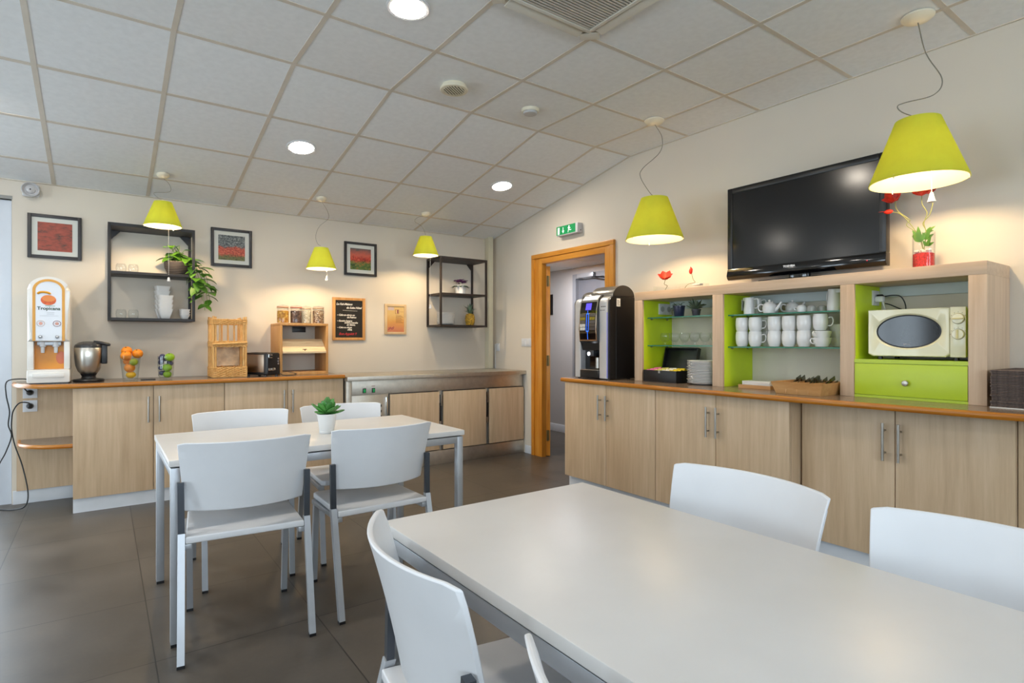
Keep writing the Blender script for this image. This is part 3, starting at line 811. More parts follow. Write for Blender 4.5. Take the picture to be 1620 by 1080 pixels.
def tumbler(c, label, group):
    return single('drinking_glass', label, 'glass', MB().lathe([(.023, .069), (.027, .0695), (.034, .057), (.036, .033), (.032, .004), (.03, 0), (.0282, 0), (.0304, .006), (.034, .033), (.032, .055), (.025, .066), (.003, .066)], 24, c, close=False), CLEAR, group, c)
for x, y in ((.115, 5.38), (.195, 5.38)):
    tumbler((x, y, S1[5]), 'upside-down glass on the middle board of the left wall shelf, ' + ('left' if x < .15 else 'right') + ' one', 'glasses on the left wall shelf')
for x, y in ((.115, 5.38), (.195, 5.38)):
    tumbler((x, y, S1[3] + .02), 'upside-down glass on the bottom board of the left wall shelf, ' + ('left' if x < .15 else 'right') + ' one', 'glasses on the left wall shelf')
def sq(mb, hw, z, n=5, r=.25):   # rounded square ring
    v = []
    for cx, cy, a in ((1, 1, 0), (-1, 1, 90), (-1, -1, 180), (1, -1, 270)):
        for k in range(n):
            q = math.radians(a + 90 * k / (n - 1)); v.append(mb.bm.verts.new((hw * (cx * (1 - r) + r * math.cos(q)), hw * (cy * (1 - r) + r * math.sin(q)), z)))
    return v
def sq_bowl(loc, s, h, label, group, rot=.1):
    m = MB(); prof = [(s * .46, 0), (s * .56, .004), (s * .8, h * .5), (s, h), (s * .955, h), (s * .755, h * .5), (s * .5, .008)]
    R_ = [sq(m, r, z) for r, z in prof]
    for a, b in zip(R_, R_[1:]): m.skin(a, b)
    m.bm.faces.new(list(reversed(R_[0]))); m.bm.faces.new(R_[-1])
    o = m.build('bowl', PORC); o.location = loc; o.rotation_euler.z = rot
    return tag(o, label, 'bowl', group)
zb = S1[3] + .0195
def bowl_stack(x, y, s, h, step, n, word, grp, rot):
    o = None
    for k in range(n):
        loc = (x, y, zb + step * k)
        lb = 'square white bowl %s on the left wall shelf' % word if k < n - 1 else 'topmost square white bowl %s on the left wall shelf' % word
        if o is None: o = sq_bowl(loc, s, h, lb, grp, rot)
        else: dup(o, loc, rot + .03 * k, lb, grp)
bowl_stack(.405, 5.345, .052, .08, .036, 4, 'in the front tall stack', 'front stack of square bowls', .1)
bowl_stack(.394, 5.468, .052, .08, .038, 6, 'in the tall stack at the back', 'rear stack of square bowls', .05)
bowl_stack(.543, 5.36, .035, .042, .02, 3, 'in the low stack of small bowls', 'stack of small square bowls', .2)

# trailing pothos
px, py, pz = .5, 5.395, S1[5]
t = thing('trailing_plant', 'green trailing plant in a striped brown pot on the left wall shelf', 'plant', (px, py, pz))
def stripes(nt):
    tc = nt.nodes.new('ShaderNodeTexCoord'); s = nt.nodes.new('ShaderNodeSeparateXYZ'); nt.links.new(tc.outputs['Object'], s.inputs[0])
    a = nt.nodes.new('ShaderNodeMath'); a.operation = 'MULTIPLY'; a.inputs[1].default_value = 82; nt.links.new(s.outputs['Z'], a.inputs[0])
    f = nt.nodes.new('ShaderNodeMath'); f.operation = 'FRACT'; nt.links.new(a.outputs[0], f.inputs[0])
    return ramp(nt, f.outputs[0], [(.62, '#1e1613'), (.82, '#877a6e')])
MB().lathe([(.06, 0), (.068, .004), (.096, .06), (.1, .105), (.096, .11), (.091, .106), (.088, .06), (.056, .01)], 32, (px, py, pz)).build('pot', art('striped_pot', stripes), t)
MB().lathe([(.088, .09), (.088, .094)], 24, (px, py, pz)).build('soil', SOIL, t)
r_ = random.Random(5); m = MB(); st = MB()
def stem(pts, every, L, start=0):
    P = smooth(pts, 7); st.tube(P, .0018, 5)
    for i in range(start, len(P), every):
        d = Vector((r_.uniform(-1, 1), r_.uniform(-1, .4), r_.uniform(-.55, .25)))
        l = L * r_.uniform(.8, 1.25)
        m.leaf(P[i], d, (0, -.25, 1), l, l * .66, .18, .3)
c = Vector((px, py, pz + .1))
for k, a in enumerate([170, 205, 140, 235, 100, 60, 280, 20, 320]):
    q = math.radians(a); d = Vector((math.cos(q), math.sin(q) * .7, 0))
    stem([c, c + d * .05 + Vector((0, 0, .055)), c + d * .1 + Vector((0, 0, .065 - .014 * (k % 3)))], 5, .085, 6)
    stem([c, c + d * .02 + Vector((0, 0, .07)), c + d * .05 + Vector((0, 0, .145 - .03 * (k % 3)))], 6, .08, 8)
E1 = S1[1] + .02
for x, y, l in ((E1 + .005, -.07, .2), (E1 + .05, -.05, .27), (E1 - .02, -.115, .15), (E1 + .07, -.02, .22), (E1 + .02, -.09, .28), (E1 + .05, -.06, .15), (E1 - .03, -.125, .1)):
    e = Vector((x, py + y, pz))
    stem([c, c + Vector((.05, y * .4, .04)), Vector((x - .02, py + y * .9, pz + .06)), e + Vector((.01, 0, -.02)), e + Vector((.02, -.01, -l * .5)), e + Vector((.035, 0, -l))], 4, .095, 9)
m.build('foliage', LEAFG, t); st.build('stems', LEAFL, t)

# purple flower, plates and pineapple on the right shelf
px, py, pz = 3.165, 5.36, S2[5]
t = thing('potted_flower', 'purple flowering plant in a white pot on the right wall shelf', 'plant', (px, py, pz))
MB().lathe([(.05, 0), (.054, .004), (.062, .095), (.061, .098), (.056, .096), (.05, .02)], 28, (px, py, pz)).build('pot', PORC, t)
r_ = random.Random(8); m = MB(); lf = MB()
for k in range(34):
    a = r_.uniform(0, 2 * PI); rr = r_.uniform(.0, .075); c = Vector((px + math.cos(a) * rr, py + math.sin(a) * rr, pz + .115 + r_.uniform(0, .03) + .02 * (1 - rr / .075)))
    for j in range(5):
        b = 2 * PI * j / 5 + a; m.leaf(c, (math.cos(b), math.sin(b), r_.uniform(.1, .5)), (0, 0, 1), .03, .026, .2, .2)
for k in range(12):
    a = 2 * PI * k / 12; lf.leaf((px + math.cos(a) * .02, py + math.sin(a) * .02, pz + .09), (math.cos(a), math.sin(a), .25), (0, 0, 1), .085, .045, .2, .5)
m.build('flowers', plain('purple_petals', '#5d1f5c', .5, var=.3, scale=25), t); lf.build('foliage', LEAFD, t)
def plate(loc, r, label, group):
    m = MB().lathe([(r * .55, 0), (r * .6, .0005), (r * .95, .014), (r, .017), (r * .99, .0185), (r * .93, .0165), (r * .6, .0045), (.004, .0035)], 40)
    o = m.build('plate', PORC); o.location = loc; return tag(o, label, 'plate', group)
g = 'plates on the right wall shelf'; lb = 'white plate in the stack on the right wall shelf'
o = plate((2.985, 5.37, S2[3] + .0195), .098, lb, g)
for k in range(1, 10): dup(o, (2.985 + .002 * math.sin(k * 3), 5.37, S2[3] + .0195 + .0125 * k), None, lb if k < 9 else 'topmost white plate in the stack on the right wall shelf', g)
px, py, pz = 3.285, 5.36, S2[3] + .0195
t = thing('pineapple', 'whole pineapple standing on the bottom board of the right wall shelf', 'pineapple', (px, py, pz))
m = MB(); m.lathe([(.02, 0), (.036, .006), (.047, .04), (.049, .07), (.046, .1), (.035, .125), (.015, .134)], 24, (px, py, pz))
for j in range(9):
    z = .01 + j * .0138; rr = .047 * math.sqrt(max(.1, 1 - ((z - .066) / .085) ** 2)) + .001
    for k in range(11):
        a = 2 * PI * (k + .5 * (j % 2)) / 11
        m.ball((px + math.cos(a) * rr, py + math.sin(a) * rr, pz + z), (.0098, .0098, .0068), 6, 5)
m.build('fruit_body', plain('pineapple_skin', '#a8862a', .6, var=.35, scale=60), t)
m = MB(); r_ = random.Random(2)
for k in range(38):
    a = k * 2.4; e = math.radians(38 + 48 * k / 38); l = .055 + .045 * (k / 38)
    m.leaf((px + math.cos(a) * .008, py + math.sin(a) * .008, pz + .128 + .02 * k / 38), (math.cos(a) * math.cos(e), math.sin(a) * math.cos(e), math.sin(e)), (0, 0, 1), l, .018, .3, -.15 if k % 3 else .5)
m.build('crown', plain('pineapple_crown', '#5f7560', .55, var=.2, scale=30), t)

# ------------------------------------------------------------------ on the left worktop
ZT = .9055
t = thing('juice_dispenser', 'tall white juice dispenser with rounded top on the left end of the worktop', 'juice dispenser', (-.305, 5.27, ZT))
x0, x1, y0, y1 = -.422, -.19, 5.1, 5.46; zt = 1.652; hw = (x1 - x0) / 2; cx = (x0 + x1) / 2
def arch(hw, ztop, zlow, n=20, rr=1.0):
    return [(cx - hw, zlow), (cx + hw, zlow)] + [(cx + hw * math.cos(PI * k / n), ztop - hw * rr + hw * rr * math.sin(PI * k / n)) for k in range(n + 1)]
DW = plain('dispenser_white', '#e6e4df', .3, spec=.5, var=.006, coat=.3)
m = MB().prism(arch(hw, zt, 1.2, rr=.85), y0, y1, 'y', .022)
m.box(x0, y0 + .1, ZT + .1, x1, y1, 1.2).box(x0, y0 + .004, ZT + .1, x0 + .034, y0 + .1, 1.2, .006).box(x1 - .034, y0 + .004, ZT + .1, x1, y0 + .1, 1.2, .006)
m.box(x0 - .002, y0 - .02, ZT + .006, x1 + .002, y1, ZT + .1, .014)
m.build('housing', DW, t)
MB().box(x0 + .03, y0 - .03, ZT + .045, x1 - .03, y0 - .0195, ZT + .075, .004).build('drip_lip', DW, t)
MB().box(x0 + .01, y0 + .0, ZT, x1 - .01, y1 - .02, ZT + .0065).build('feet', BLACK, t)
m = MB(); P = arch(hw - .028, zt - .018, 1.205, 24, .88); Q = arch(hw - .044, zt - .034, 1.205, 24, .88)
A = [m.bm.verts.new((p[0], y0 - .0025, p[1])) for p in P[1:] + P[:1]]; B = [m.bm.verts.new((p[0], y0 - .0025, p[1])) for p in Q[1:] + Q[:1]]
A2 = [m.bm.verts.new((p[0], y0 + .01, p[1])) for p in P[1:] + P[:1]]; B2 = [m.bm.verts.new((p[0], y0 + .01, p[1])) for p in Q[1:] + Q[:1]]
for k in range(len(A) - 1):
    m.bm.faces.new((A[k], A[k+1], B[k+1], B[k])); m.bm.faces.new((A[k], A2[k], A2[k+1], A[k+1])); m.bm.faces.new((B[k+1], B2[k+1], B2[k], B[k]))
m.build('yellow_arch', plain('amber_yellow', '#dd9d2c', .35), t)
fp = MB().prism(arch(hw - .045, zt - .035, 1.206, 24, .88), y0 - .0015, y0 + .01, 'y').build('front_panel', plain('panel_white', '#cdd0d6', .2, var=.006, coat=.4), t)
nb = MB().box(x0 + .034, y0 + .088, ZT + .1, x1 - .034, y0 + .0995, 1.2).build('niche_back', plain('juice_orange_print', '#ea9600', .35, var=.12, scale=4), t)
MB().ball((cx + .062, y0 + .0875, 1.085), (.028, .002, .045), 16, 12).build('niche_print', plain('juice_pink_print', '#dd7a52', .4), nb)
MB().box(x0 + .05, y0 + .03, 1.172, x1 - .05, y0 + .088, 1.198, .004).build('tap_bar', ALU, t)
for s in (-1, 1):
    tp = MB().lathe([(.009, 1.12), (.011, 1.125), (.012, 1.16), (.02, 1.165), (.02, 1.197)], 16, (cx + s * .036, y0 + .045, 0)).build('tap', WHITE, t)
    k_ = MB(); disc_y(k_, [(.012, 0), (.012, .008), (.008, .02), (.003, .022)], (cx + s * .046, y0 - .0015, 1.232)); k_.build('push_button', CHROME, t)
yp = y0 - .0035
m = MB(); disc_y(m, [(.042, 0), (.042, .0012)], (0, 0, 0)); m.tf(Matrix.Translation((cx - .002, yp + .0012, 1.488)) @ Matrix.Diagonal((1, 1, .84, 1)))
lg = m.build('orange_emblem', plain('orange_print', '#dc5f1c', .4, var=.12, scale=40), fp)
m = MB().mark(); disc_y(m, [(.036, 0), (.036, .0012)], (0, 0, 0)); m.tf(Matrix.Translation((cx + .0, yp, 1.499)) @ Matrix.Diagonal((1, 1, .62, 1))); m.build('emblem_flesh', plain('light_orange_print', '#ea8a3a', .4), lg)
MB().tube(smooth([(cx - .062, yp, 1.528), (cx - .045, yp, 1.541), (cx - .012, yp, 1.541), (cx + .014, yp, 1.53)], 5), [.001] + [.008] * 13 + [.005, .001], 6).tf(Matrix.Identity(4)).build('emblem_swirl', MATS['amber_yellow'], lg)
MB().box(cx - .02, yp, 1.446, cx + .034, yp + .001, 1.449).build('emblem_base', plain('leaf_print_green', '#3c8a35', .5), lg)
text('Tropicana', .031, face_back(cx, yp + .001, 1.42), plain('dark_green_ink', '#2c4a34', .5), fp, 'lettering', 0, 1, 'CENTER', bold=.0008)
m = MB().box(cx - .05, yp, 1.378, cx + .052, yp + .0008, 1.3795)
for k in range(2): m.box(cx - .012, yp, 1.4 - k * .011, cx + .03, yp + .0008, 1.402 - k * .011)
m.build('caption_lines', plain('grey_ink', '#9a9ba0', .6), fp)
for s, c_ in ((-1, '#cdb5a6'), (1, '#7d4a4c')):
    m = MB(); P = [(cx + s * .044 + .021 * math.cos(2*PI*k/24), yp, 1.325 + .02 * math.sin(2*PI*k/24)) for k in range(24)]
    m.tube(P, .0016, 6, closed=True); e = m.build('round_label', plain('label_ring_%d' % s, c_, .5), fp)
    mm = MB(); disc_y(mm, [(.011, 0), (.011, .0008)], (cx + s * .044, yp + .0004, 1.325)); mm.build('label_picture', plain('label_pink', '#e0a898', .5), e)

t = thing('food_processor_bowl', 'steel food processor bowl with black handle right of the juice dispenser', 'food processor', (-.082, 5.2, ZT))
c = (-.085, 5.2, ZT)
MB().lathe([(0.0706, 0), (0.0930, .003), (0.0954, .012), (0.0896, .02), (0.0498, .026)], 36, c).build('base', BLACK, t)
MB().lathe([(0.0456, .0255), (0.0415, .04), (0.0515, .062)], 32, c).build('collar', BLACK, t)
MB().lathe([(0.0498, .0615), (0.0647, .078), (0.0789, .12), (0.0855, .18), (0.0871, .246), (0.0855, .249), (0.0830, .246)], 40, c).build('bowl', plain('bowl_steel', '#d2cdc4', .3, 1), t)
MB().lathe([(0.0855, .2492), (0.0863, .258), (0.0813, .272), (0.0581, .288), (0.0249, .296), (0.0042, .297)], 36, c).build('lid', plain('smoky_lid', '#3b3b3d', .15), t)
m = MB().tube(smooth([(c[0] + .03, c[1] - .02, ZT + .29), (c[0] + .075, c[1] - .03, ZT + .283), (c[0] + .13, c[1] - .035, ZT + .268)], 5), [.012] * 8 + [.012, .012, .007], 10)
m.mark().box(-.018, -.012, 0, .018, .012, .14, .008).tf(Matrix.Translation((c[0] + .094, c[1] - .03, ZT + .13)))
m.build('handle', BLACK, t)

def fruit(kind, label, c, r, mat, group, stalk=True, sq_=(1, 1, .96)):
    t = thing(kind, label, kind.replace('_', ' '), (c[0], c[1], c[2] - r * sq_[2]), group)
    MB().ball(c, (r * sq_[0], r * sq_[1], r * sq_[2]), 20, 14).build('fruit_body', mat, t)
    if stalk: MB().cyl((c[0] - r * .15, c[1] - r * .55, c[2] + r * .72), (c[0] - r * .18, c[1] - r * .62, c[2] + r * .86), r * .1, n=8).build('stalk', plain('fruit_stalk', '#5b5a2c', .7), t)
    return t
OR = plain('orange_peel', '#ee8a12', .45, var=.06, scale=40, bump=.3); LM = plain('lime_peel', '#8f9a1c', .4, var=.1, scale=20); LE = plain('lemon_peel', '#eeb410', .4, var=.05, bump=.2)
VX, VY = .168, 5.16
t = thing('glass_vase', 'clear tapered glass vase filled with oranges on the left worktop', 'vase', (VX, VY, ZT))
MB().lathe([(.045, 0), (.048, .003), (.051, .03), (.068, .188), (.0662, .188), (.049, .03), (.045, .014), (.002, .014)], 36, (VX, VY, ZT), close=False).build('vessel', VASEG, t)
def vpos(u, v, dy, z0, ux, k, r=0, R=9):
    d = (u - ux) * k; q = math.hypot(d, dy); f = min(1, max(0, R - r) / q) if q > 1e-6 else 1      # keep inside the glass
    d *= f; e = dy * f
    return (VX + d * .8118 + e * .584, VY - d * .584 + e * .8118, ZT + .004 + (z0 - v) * k)
K1 = .00477
for u, v, dy, r, lb in ((197, 549.5, .022, .037, 'orange at the top left of the fruit vase'), (203.5, 556.5, -.03, .0365, 'front orange at the top of the fruit vase'), (213.5, 553.5, .028, .036, 'orange at the top right of the fruit vase'), (199.5, 565.5, .012, .0285, 'small orange at the left middle in the fruit vase'), (206, 575.5, -.008, .036, 'large orange in the lower middle of the fruit vase')):
    fruit('orange', lb, vpos(u, v, dy, 595, 206, K1), r, OR, 'oranges in the vase')
fruit('lime', 'single green lime among the oranges in the vase', vpos(213, 566.5, -.012, 595, 206, K1), .0265, LM, None, True, (1.05, 1, 1))
fruit('lemon', 'single yellow lemon at the bottom of the orange vase', vpos(206.8, 586.8, 0, 595, 206, K1), .0265, LE, None, False, (1.25, 1, .95))
VX, VY = .397, 5.16
t = thing('glass_vase', 'clear round glass vase with green apples and dark plums on the left worktop', 'vase', (VX, VY, ZT))
MB().lathe([(.036, 0), (.04, .003), (.051, .03), (.056, .09), (.0555, .182), (.054, .182), (.0538, .09), (.0485, .032), (.036, .012), (.002, .012)], 36, (VX, VY, ZT), close=False).build('vessel', VASEG, t)
AP = plain('green_apple_skin', '#86b020', .3, var=.1, scale=18); PL = plain('plum_skin', '#3d4164', .4, var=.25, scale=22)
K2 = .0049
for u, v, dy, r, lb in ((270.5, 560, -.008, .0345, 'green apple on top of the plum vase'), (267.5, 576.5, -.012, .0335, 'middle green apple in the plum vase'), (266, 587.2, -.002, .0295, 'lowest green apple in the plum vase')):
    fruit('apple', lb, vpos(u, v, dy, 594.5, 263.3, K2, r, .053 if v > 562 else .07), r, AP, 'green apples in the vase', True, (1, 1, .9))
for u, v, dy in ((252, 561.5, -.01), (258.5, 558.5, -.005), (253, 568.5, -.02), (258.5, 567, -.032), (265.5, 568.5, .03), (273.5, 570, .012), (254.5, 577, -.01), (258, 575.5, .028), (256.5, 585, -.008), (259, 563, .028), (260.5, 583, .03)):
    fruit('plum', 'dark blue plum packed among the green apples in the glass vase', vpos(u, v, dy, 594.5, 263.3, K2, .02, .0535 if v < 580 else .049), .02, PL, 'plums in the vase', False, (1, 1, .92))
single('coaster', 'thin dark coaster lying on the worktop between the two fruit vases', 'coaster', MB().box(.235, 5.16, ZT, .33, 5.24, ZT + .006, .002), BLACK, None, (.28, 5.2, ZT))

# wicker bread stand
t = thing('wicker_stand', 'tall open wicker bread stand with woven bands on the left worktop', 'basket', (.85, 5.24, ZT))
WK = wood('wicker_cane', '#c8924e', '#dcab68', '#e8c285', .55, (30, 30, 8))
x0, x1, y0, y1 = .724, .964, 5.13, 5.37; H = .5
cor = [(x0, y0), (x1, y0), (x1, y1), (x0, y1)]
for x, y in cor: MB().cyl((x, y, ZT + .002), (x, y, ZT + H), .0085, n=10).cyl((x + (.016 if x == x0 else -.016), y, ZT + .002), (x + (.016 if x == x0 else -.016), y, ZT + H - .004), .007, n=10).build('corner_post', WK, t)
def band(z0, z1, n, grow=0):
    m = MB()
    for j in range(n):
        z = ZT + z0 + (z1 - z0) * (j + .5) / n; P = []
        ring = [(x0 - grow, y0 - grow), (x1 + grow, y0 - grow), (x1 + grow, y1 + grow), (x0 - grow, y1 + grow)]
        for k in range(4):
            a, b = Vector(ring[k]), Vector(ring[(k+1) % 4]); d = (b - a); nn = Vector((d.y, -d.x)).normalized()
            for q in range(12):
                w_ = (1 if (q + j) % 2 else -1) * .0045; p = a + d * (q / 12) + nn * (w_ if q else 0.004)
                P.append((p.x, p.y, z + .0012 * math.sin(q * 2.1 + j)))
        m.tube(P, (z1 - z0) / n * .56, 6, closed=True)
    return m
band(.004, .085, 9, .004).build('woven_band', WK, t); band(.25, .3, 6, .004).build('woven_band', WK, t); band(.435, .478, 5, .004).build('woven_band', WK, t)
s = MB()
for k in range(1, 5): s.cyl((x0 + (x1 - x0) * k / 5, y1, ZT + .01), (x0 + (x1 - x0) * k / 5, y1, ZT + .46), .007, n=8)
for x in (x0, x1):
    for k in (1, 2): s.cyl((x, y0 + (y1 - y0) * k / 3, ZT + .01), (x, y0 + (y1 - y0) * k / 3, ZT + .46), .006, n=8)
s.cyl((x0 + .045, y0 + .004, ZT + .3), (x0 + .045, y0 + .004, ZT + .44), .005, n=8)
s.build('upright_stick', WK, t)
MB().box(x0 + .01, y1 - .018, ZT + .09, x1 - .01, y1 - .012, ZT + .245).build('back_lining', plain('brown_lining', '#e3c7a4', .8, var=.15, scale=14), t)
MB().cyl((x0 - .008, y0 - .012, ZT + .272), (x1 + .008, y0 - .012, ZT + .285), .009, n=10).build('front_bar', WK, t)
MB().box(x0, y0, ZT + .0, x1, y1, ZT + .012).build('floor_board', WK, t)
MB().box(x0, y0 + .01, ZT + .255, x1, y1, ZT + .265).build('shelf_board', WK, t)

# toaster, set at an angle
t = thing('toaster', 'black and steel long toaster between the wicker stand and the wooden box', 'toaster', (0, 0, 0))
MB().box(-.125, -.072, .012, .125, .072, .2, .018, 3).build('housing', BLACK, t)
for s in (-1, 1): MB().box(-.105, s * .0722, .035, .09, s * .0745, .185, .004).build('side_panel', plain('toaster_steel', '#a79482', .28, 1), t)
MB().box(-.1, -.03, .198, .08, -.012, .2015).box(-.1, .012, .198, .08, .03, .2015).build('slot', MATS['slot_black'], t)
MB().box(.124, -.06, .155, .131, -.022, .186, .003).build('lever_frame', CHROME, t)
MB().box(.1295, -.053, .162, .145, -.03, .18, .002).build('lever', BLACK, t)
for k in range(3): MB().cyl((.124, .045, .15 - .022 * k), (.13, .045, .15 - .022 * k), .0085, n=14).build('button', CHROME, t)
MB().box(.124, -.06, .05, .131, .015, .072, .004).build('dial_plate', CHROME, t)
q = MB().cyl((.131, -.02, .061), (.14, -.02, .061), .012, n=16).build('dial', NICKEL, t)
for sx in (-.095, .095):
    for sy in (-.06, .06): MB().cyl((sx, sy, 0), (sx, sy, .0125), .012, n=10).build('foot', BLACK, t)
MB().tube(smooth([(.123, .06, .03), (.15, .08, .006), (.2, .13, .005), (.21, .17, .012), (.16, .19, .02), (.12, .16, .03), (.11, .12, .03)]), .003, 6).build('cord', CABLE, t)
t.location = (1.108, 5.19, ZT); t.rotation_euler.z = math.radians(-58)

# wooden box with a tilted flap and the jars on it
t = thing('bread_box', 'open honey wood box with a tilted flap, jars standing on it', 'bread box', (1.46, 5.36, ZT))
x0, x1, y0, y1, zt = 1.252, 1.672, 5.2, YB - .004, 1.362
MB().box(x0, y0, ZT, x0 + .02, y1, zt - .021, .001).build('side_panel', BOXW, t); MB().box(x1 - .02, y0, ZT, x1, y1, zt - .021, .001).build('side_panel', BOXW, t)
MB().box(x0, y0, zt - .02, x1, y1, zt, .001).build('top_board', BOXW, t); MB().box(x0 + .0205, y0, ZT, x1 - .0205, y1, ZT + .026, .001).build('bottom_board', BOXW, t)
MB().box(x0 + .0205, y0 + .12, 1.2, x1 - .0205, y1 - .001, 1.216).build('shelf_board', PALEW, t)
m = MB().prism([(y0 - .012, 1.096), (y0 - .012, 1.112), (y0 + .12, 1.222), (y0 + .132, 1.216), (y0 + .01, 1.096)], x0 + .022, x1 - .022, 'x')
fl = m.build('flap', PALEW, t)
MB().box(1.446, y0 + .004, 1.128, 1.482, y0 + .012, 1.134).box(1.46, y0 - .006, 1.112, 1.467, y0 + .01, 1.13).build('flap_mark', plain('flap_mark_brown', '#5a4632', .5), fl)
single('wall_plate', 'black rectangular plate on the wall inside the wooden box', 'plate', MB().box(1.443, YB - .022, 1.287, 1.562, YB - .0006, 1.338, .002), BLACK, None, (1.5, YB - .001, 1.287))
def contents(name, a, b, c, sc):
    m, nt, out = base(name); bb = bsdf(nt, out, .7)
    v = nt.nodes.new('ShaderNodeTexVoronoi'); v.inputs['Scale'].default_value = sc; nt.links.new(coords(nt), v.inputs['Vector'])
    s = nt.nodes.new('ShaderNodeSeparateColor'); nt.links.new(v.outputs['Color'], s.inputs[0])
    nt.links.new(ramp(nt, s.outputs[0], [(.15, a), (.5, b), (.85, c)]), bb.inputs['Base Color']); return m
def jar(x, y, label, mat, fill, ringc):
    z = zt; c = (x, y, z)
    t = thing('storage_jar', label, 'jar', c, 'clip-top jars on the wooden box')
    MB().lathe([(.045, 0), (.05, .004), (.051, .015), (.051, .112), (.046, .124), (.045, .14), (.0435, .14), (.0435, .124), (.0485, .11), (.0485, .01), (.004, .006)], 30, c, close=False).build('vessel', CLEAR, t)
    MB().lathe([(.0465, .0062), (.0478, .012), (.0478, fill), (.04, fill + .004)], 26, c).build('contents', mat, t)
    MB().lathe([(.047, .1402), (.05, .1405), (.05, .146), (.047, .1462)], 28, c).build('rubber_ring', plain('ring_' + ringc, ringc, .6), t)
    MB().lathe([(.046, .1464), (.047, .15), (.044, .158), (.02, .161), (.004, .159)], 28, c).build('lid', CLEAR, t)
    w_ = MB(); P = [(x + .0525 * math.cos(2*PI*k/26), y + .0525 * math.sin(2*PI*k/26), z + .132) for k in range(26)]
    w_.tube(P, .0013, 5, closed=True); w_.tube([(x + .0525, y, z + .132), (x + .056, y - .004, z + .12), (x + .057, y - .004, z + .098)], .0014, 5)
    w_.tube([(x - .0525, y, z + .132), (x - .055, y, z + .15), (x, y - .012, z + .164), (x + .055, y, z + .15)], .0013, 5)
    w_.build('wire_clip', NICKEL, t)
jar(1.3, 5.3, 'leftmost clip-top jar on the wooden box, filled with golden corn flakes', contents('corn_flakes', '#a86f1e', '#c9922f', '#e0b45a', 75), .108, '#d98a5c')
jar(1.412, 5.29, 'second clip-top jar from the left on the wooden box, filled with dark chocolate cereal', contents('chocolate_cereal', '#3a261d', '#5a3c2c', '#8a6a58', 110), .11, '#d8705a')
jar(1.514, 5.36, 'third clip-top jar from the left, set back, filled with white flakes', contents('white_flakes', '#cfc4a8', '#e3dcc4', '#f0ebda', 90), .12, '#dfc3a2')
jar(1.612, 5.3, 'rightmost clip-top jar on the wooden box, filled with brown muesli', contents('muesli', '#5f4030', '#a8805c', '#d8c0a0', 120), .118, '#d9b08c')

# sockets and switches near the corner
socket('double light switch on the wall left of the orange door frame', (XW, 4.89, 1.19), 'x', .085, .085, 2, None, True)
t = socket('white socket low on the wall beside the corner pipe box', (XW, 5.435, 1.135), 'x', .06, .09, 1, 'wall sockets', True)
MB().box(XW - .008, 5.487, .89, XW - .0005, 5.499, 1.17).build('cable_duct', WHITE, t)
# ------------------------------------------------------------------ hutch on the right-hand worktop
ZR = .8975
XF = 3.36
t = thing('hutch', 'pale wood open shelf unit with lime green insides on the right-hand worktop', 'shelf unit', (3.54, 1.95, ZR))
YO0, YO1 = 3.035, .862; ZT2 = 1.58; ZI = 1.517
OPEN = [(2.96, 2.34), (2.262, 1.516), (1.444, .934)]
MB().box(XF, YO1, ZI, XW - .002, YO0, ZT2, .0015).build('top_board', WOODHH, t)
prev = YO0
for k, (a, b) in enumerate(OPEN + [(YO1, None)]):
    m = MB().box(XF, a, ZR, XF + .02, prev, ZI - .0005, .001)                     # front stile
    if k in (0, 3): m.box(XF + .02, prev - .02 if k == 0 else a, ZR, XW - .002, prev if k == 0 else a + .02, ZI - .0005)
    m.build('side_panel' if k in (0, 3) else 'divider', WOODH, t)
    if k < 3: MB().box(XF + .0205, a, ZR, XW - .0025, a + .018, ZI - .001).build('lime_side', LIME, t)
    if k > 0: MB().box(XF + .0205, prev - .018, ZR, XW - .0025, prev, ZI - .001).build('lime_side', LIME, t)
    prev = b
for a, b in OPEN:
    MB().box(XW - .03, b + .001, ZI - .06, XW - .0028, a - .001, ZI - .001).build('back_rail', plain('pale_blue_white_board', '#c3cdd0', .5, var=.01), t)
a, b = OPEN[2]
MB().box(XF + .004, b + .0005, 1.084, XW - .03, a - .0005, 1.104).build('lime_shelf', LIMED, t)
dw = MB().box(XF + .003, b + .003, ZR + .016, XF + .02, a - .003, 1.081, .001).build('drawer', LIMED, t)
MB().box(XF + .0205, b + .0005, ZR, XF + .3, a - .0005, 1.0835).box(XF + .006, b + .0005, ZR, XF + .0204, a - .0005, ZR + .014).build('drawer_box', LIMED, t)
m = MB().mark().lathe([(.006, 0), (.006, .008), (.014, .012), (.016, .018), (.013, .023), (.004, .025)], 20).tf(Matrix.Translation((XF + .003, 1.193, .985)) @ Matrix.Rotation(-PI/2, 4, 'Y'))
m.build('knob', NICKEL, dw)
for k in (0, 1):
    a, b = OPEN[k]
    for z in (1.384 - .005 * k, 1.172 - .006 * k):
        g = MB().box(XF + .062, b + .001, z - .007, XW - .032, a - .001, z).build('glass_shelf', SHELFG, t)
        MB().box(XF + .06, b + .001, z - .0075, XF + .0618, a - .001, z + .0003).build('shelf_edge', SHELFE, g)
        p = MB()
        for x in (XF + .1, XW - .07):
            for y, s in ((a, -1), (b, 1)): p.cyl((x, y, z - .0125), (x, y + s * .016, z - .0125), .005, n=10)
        p.build('shelf_pin', NICKEL, t)
Z1a, Z1b, Z2a, Z2b = 1.3845, 1.1725, 1.3795, 1.1665

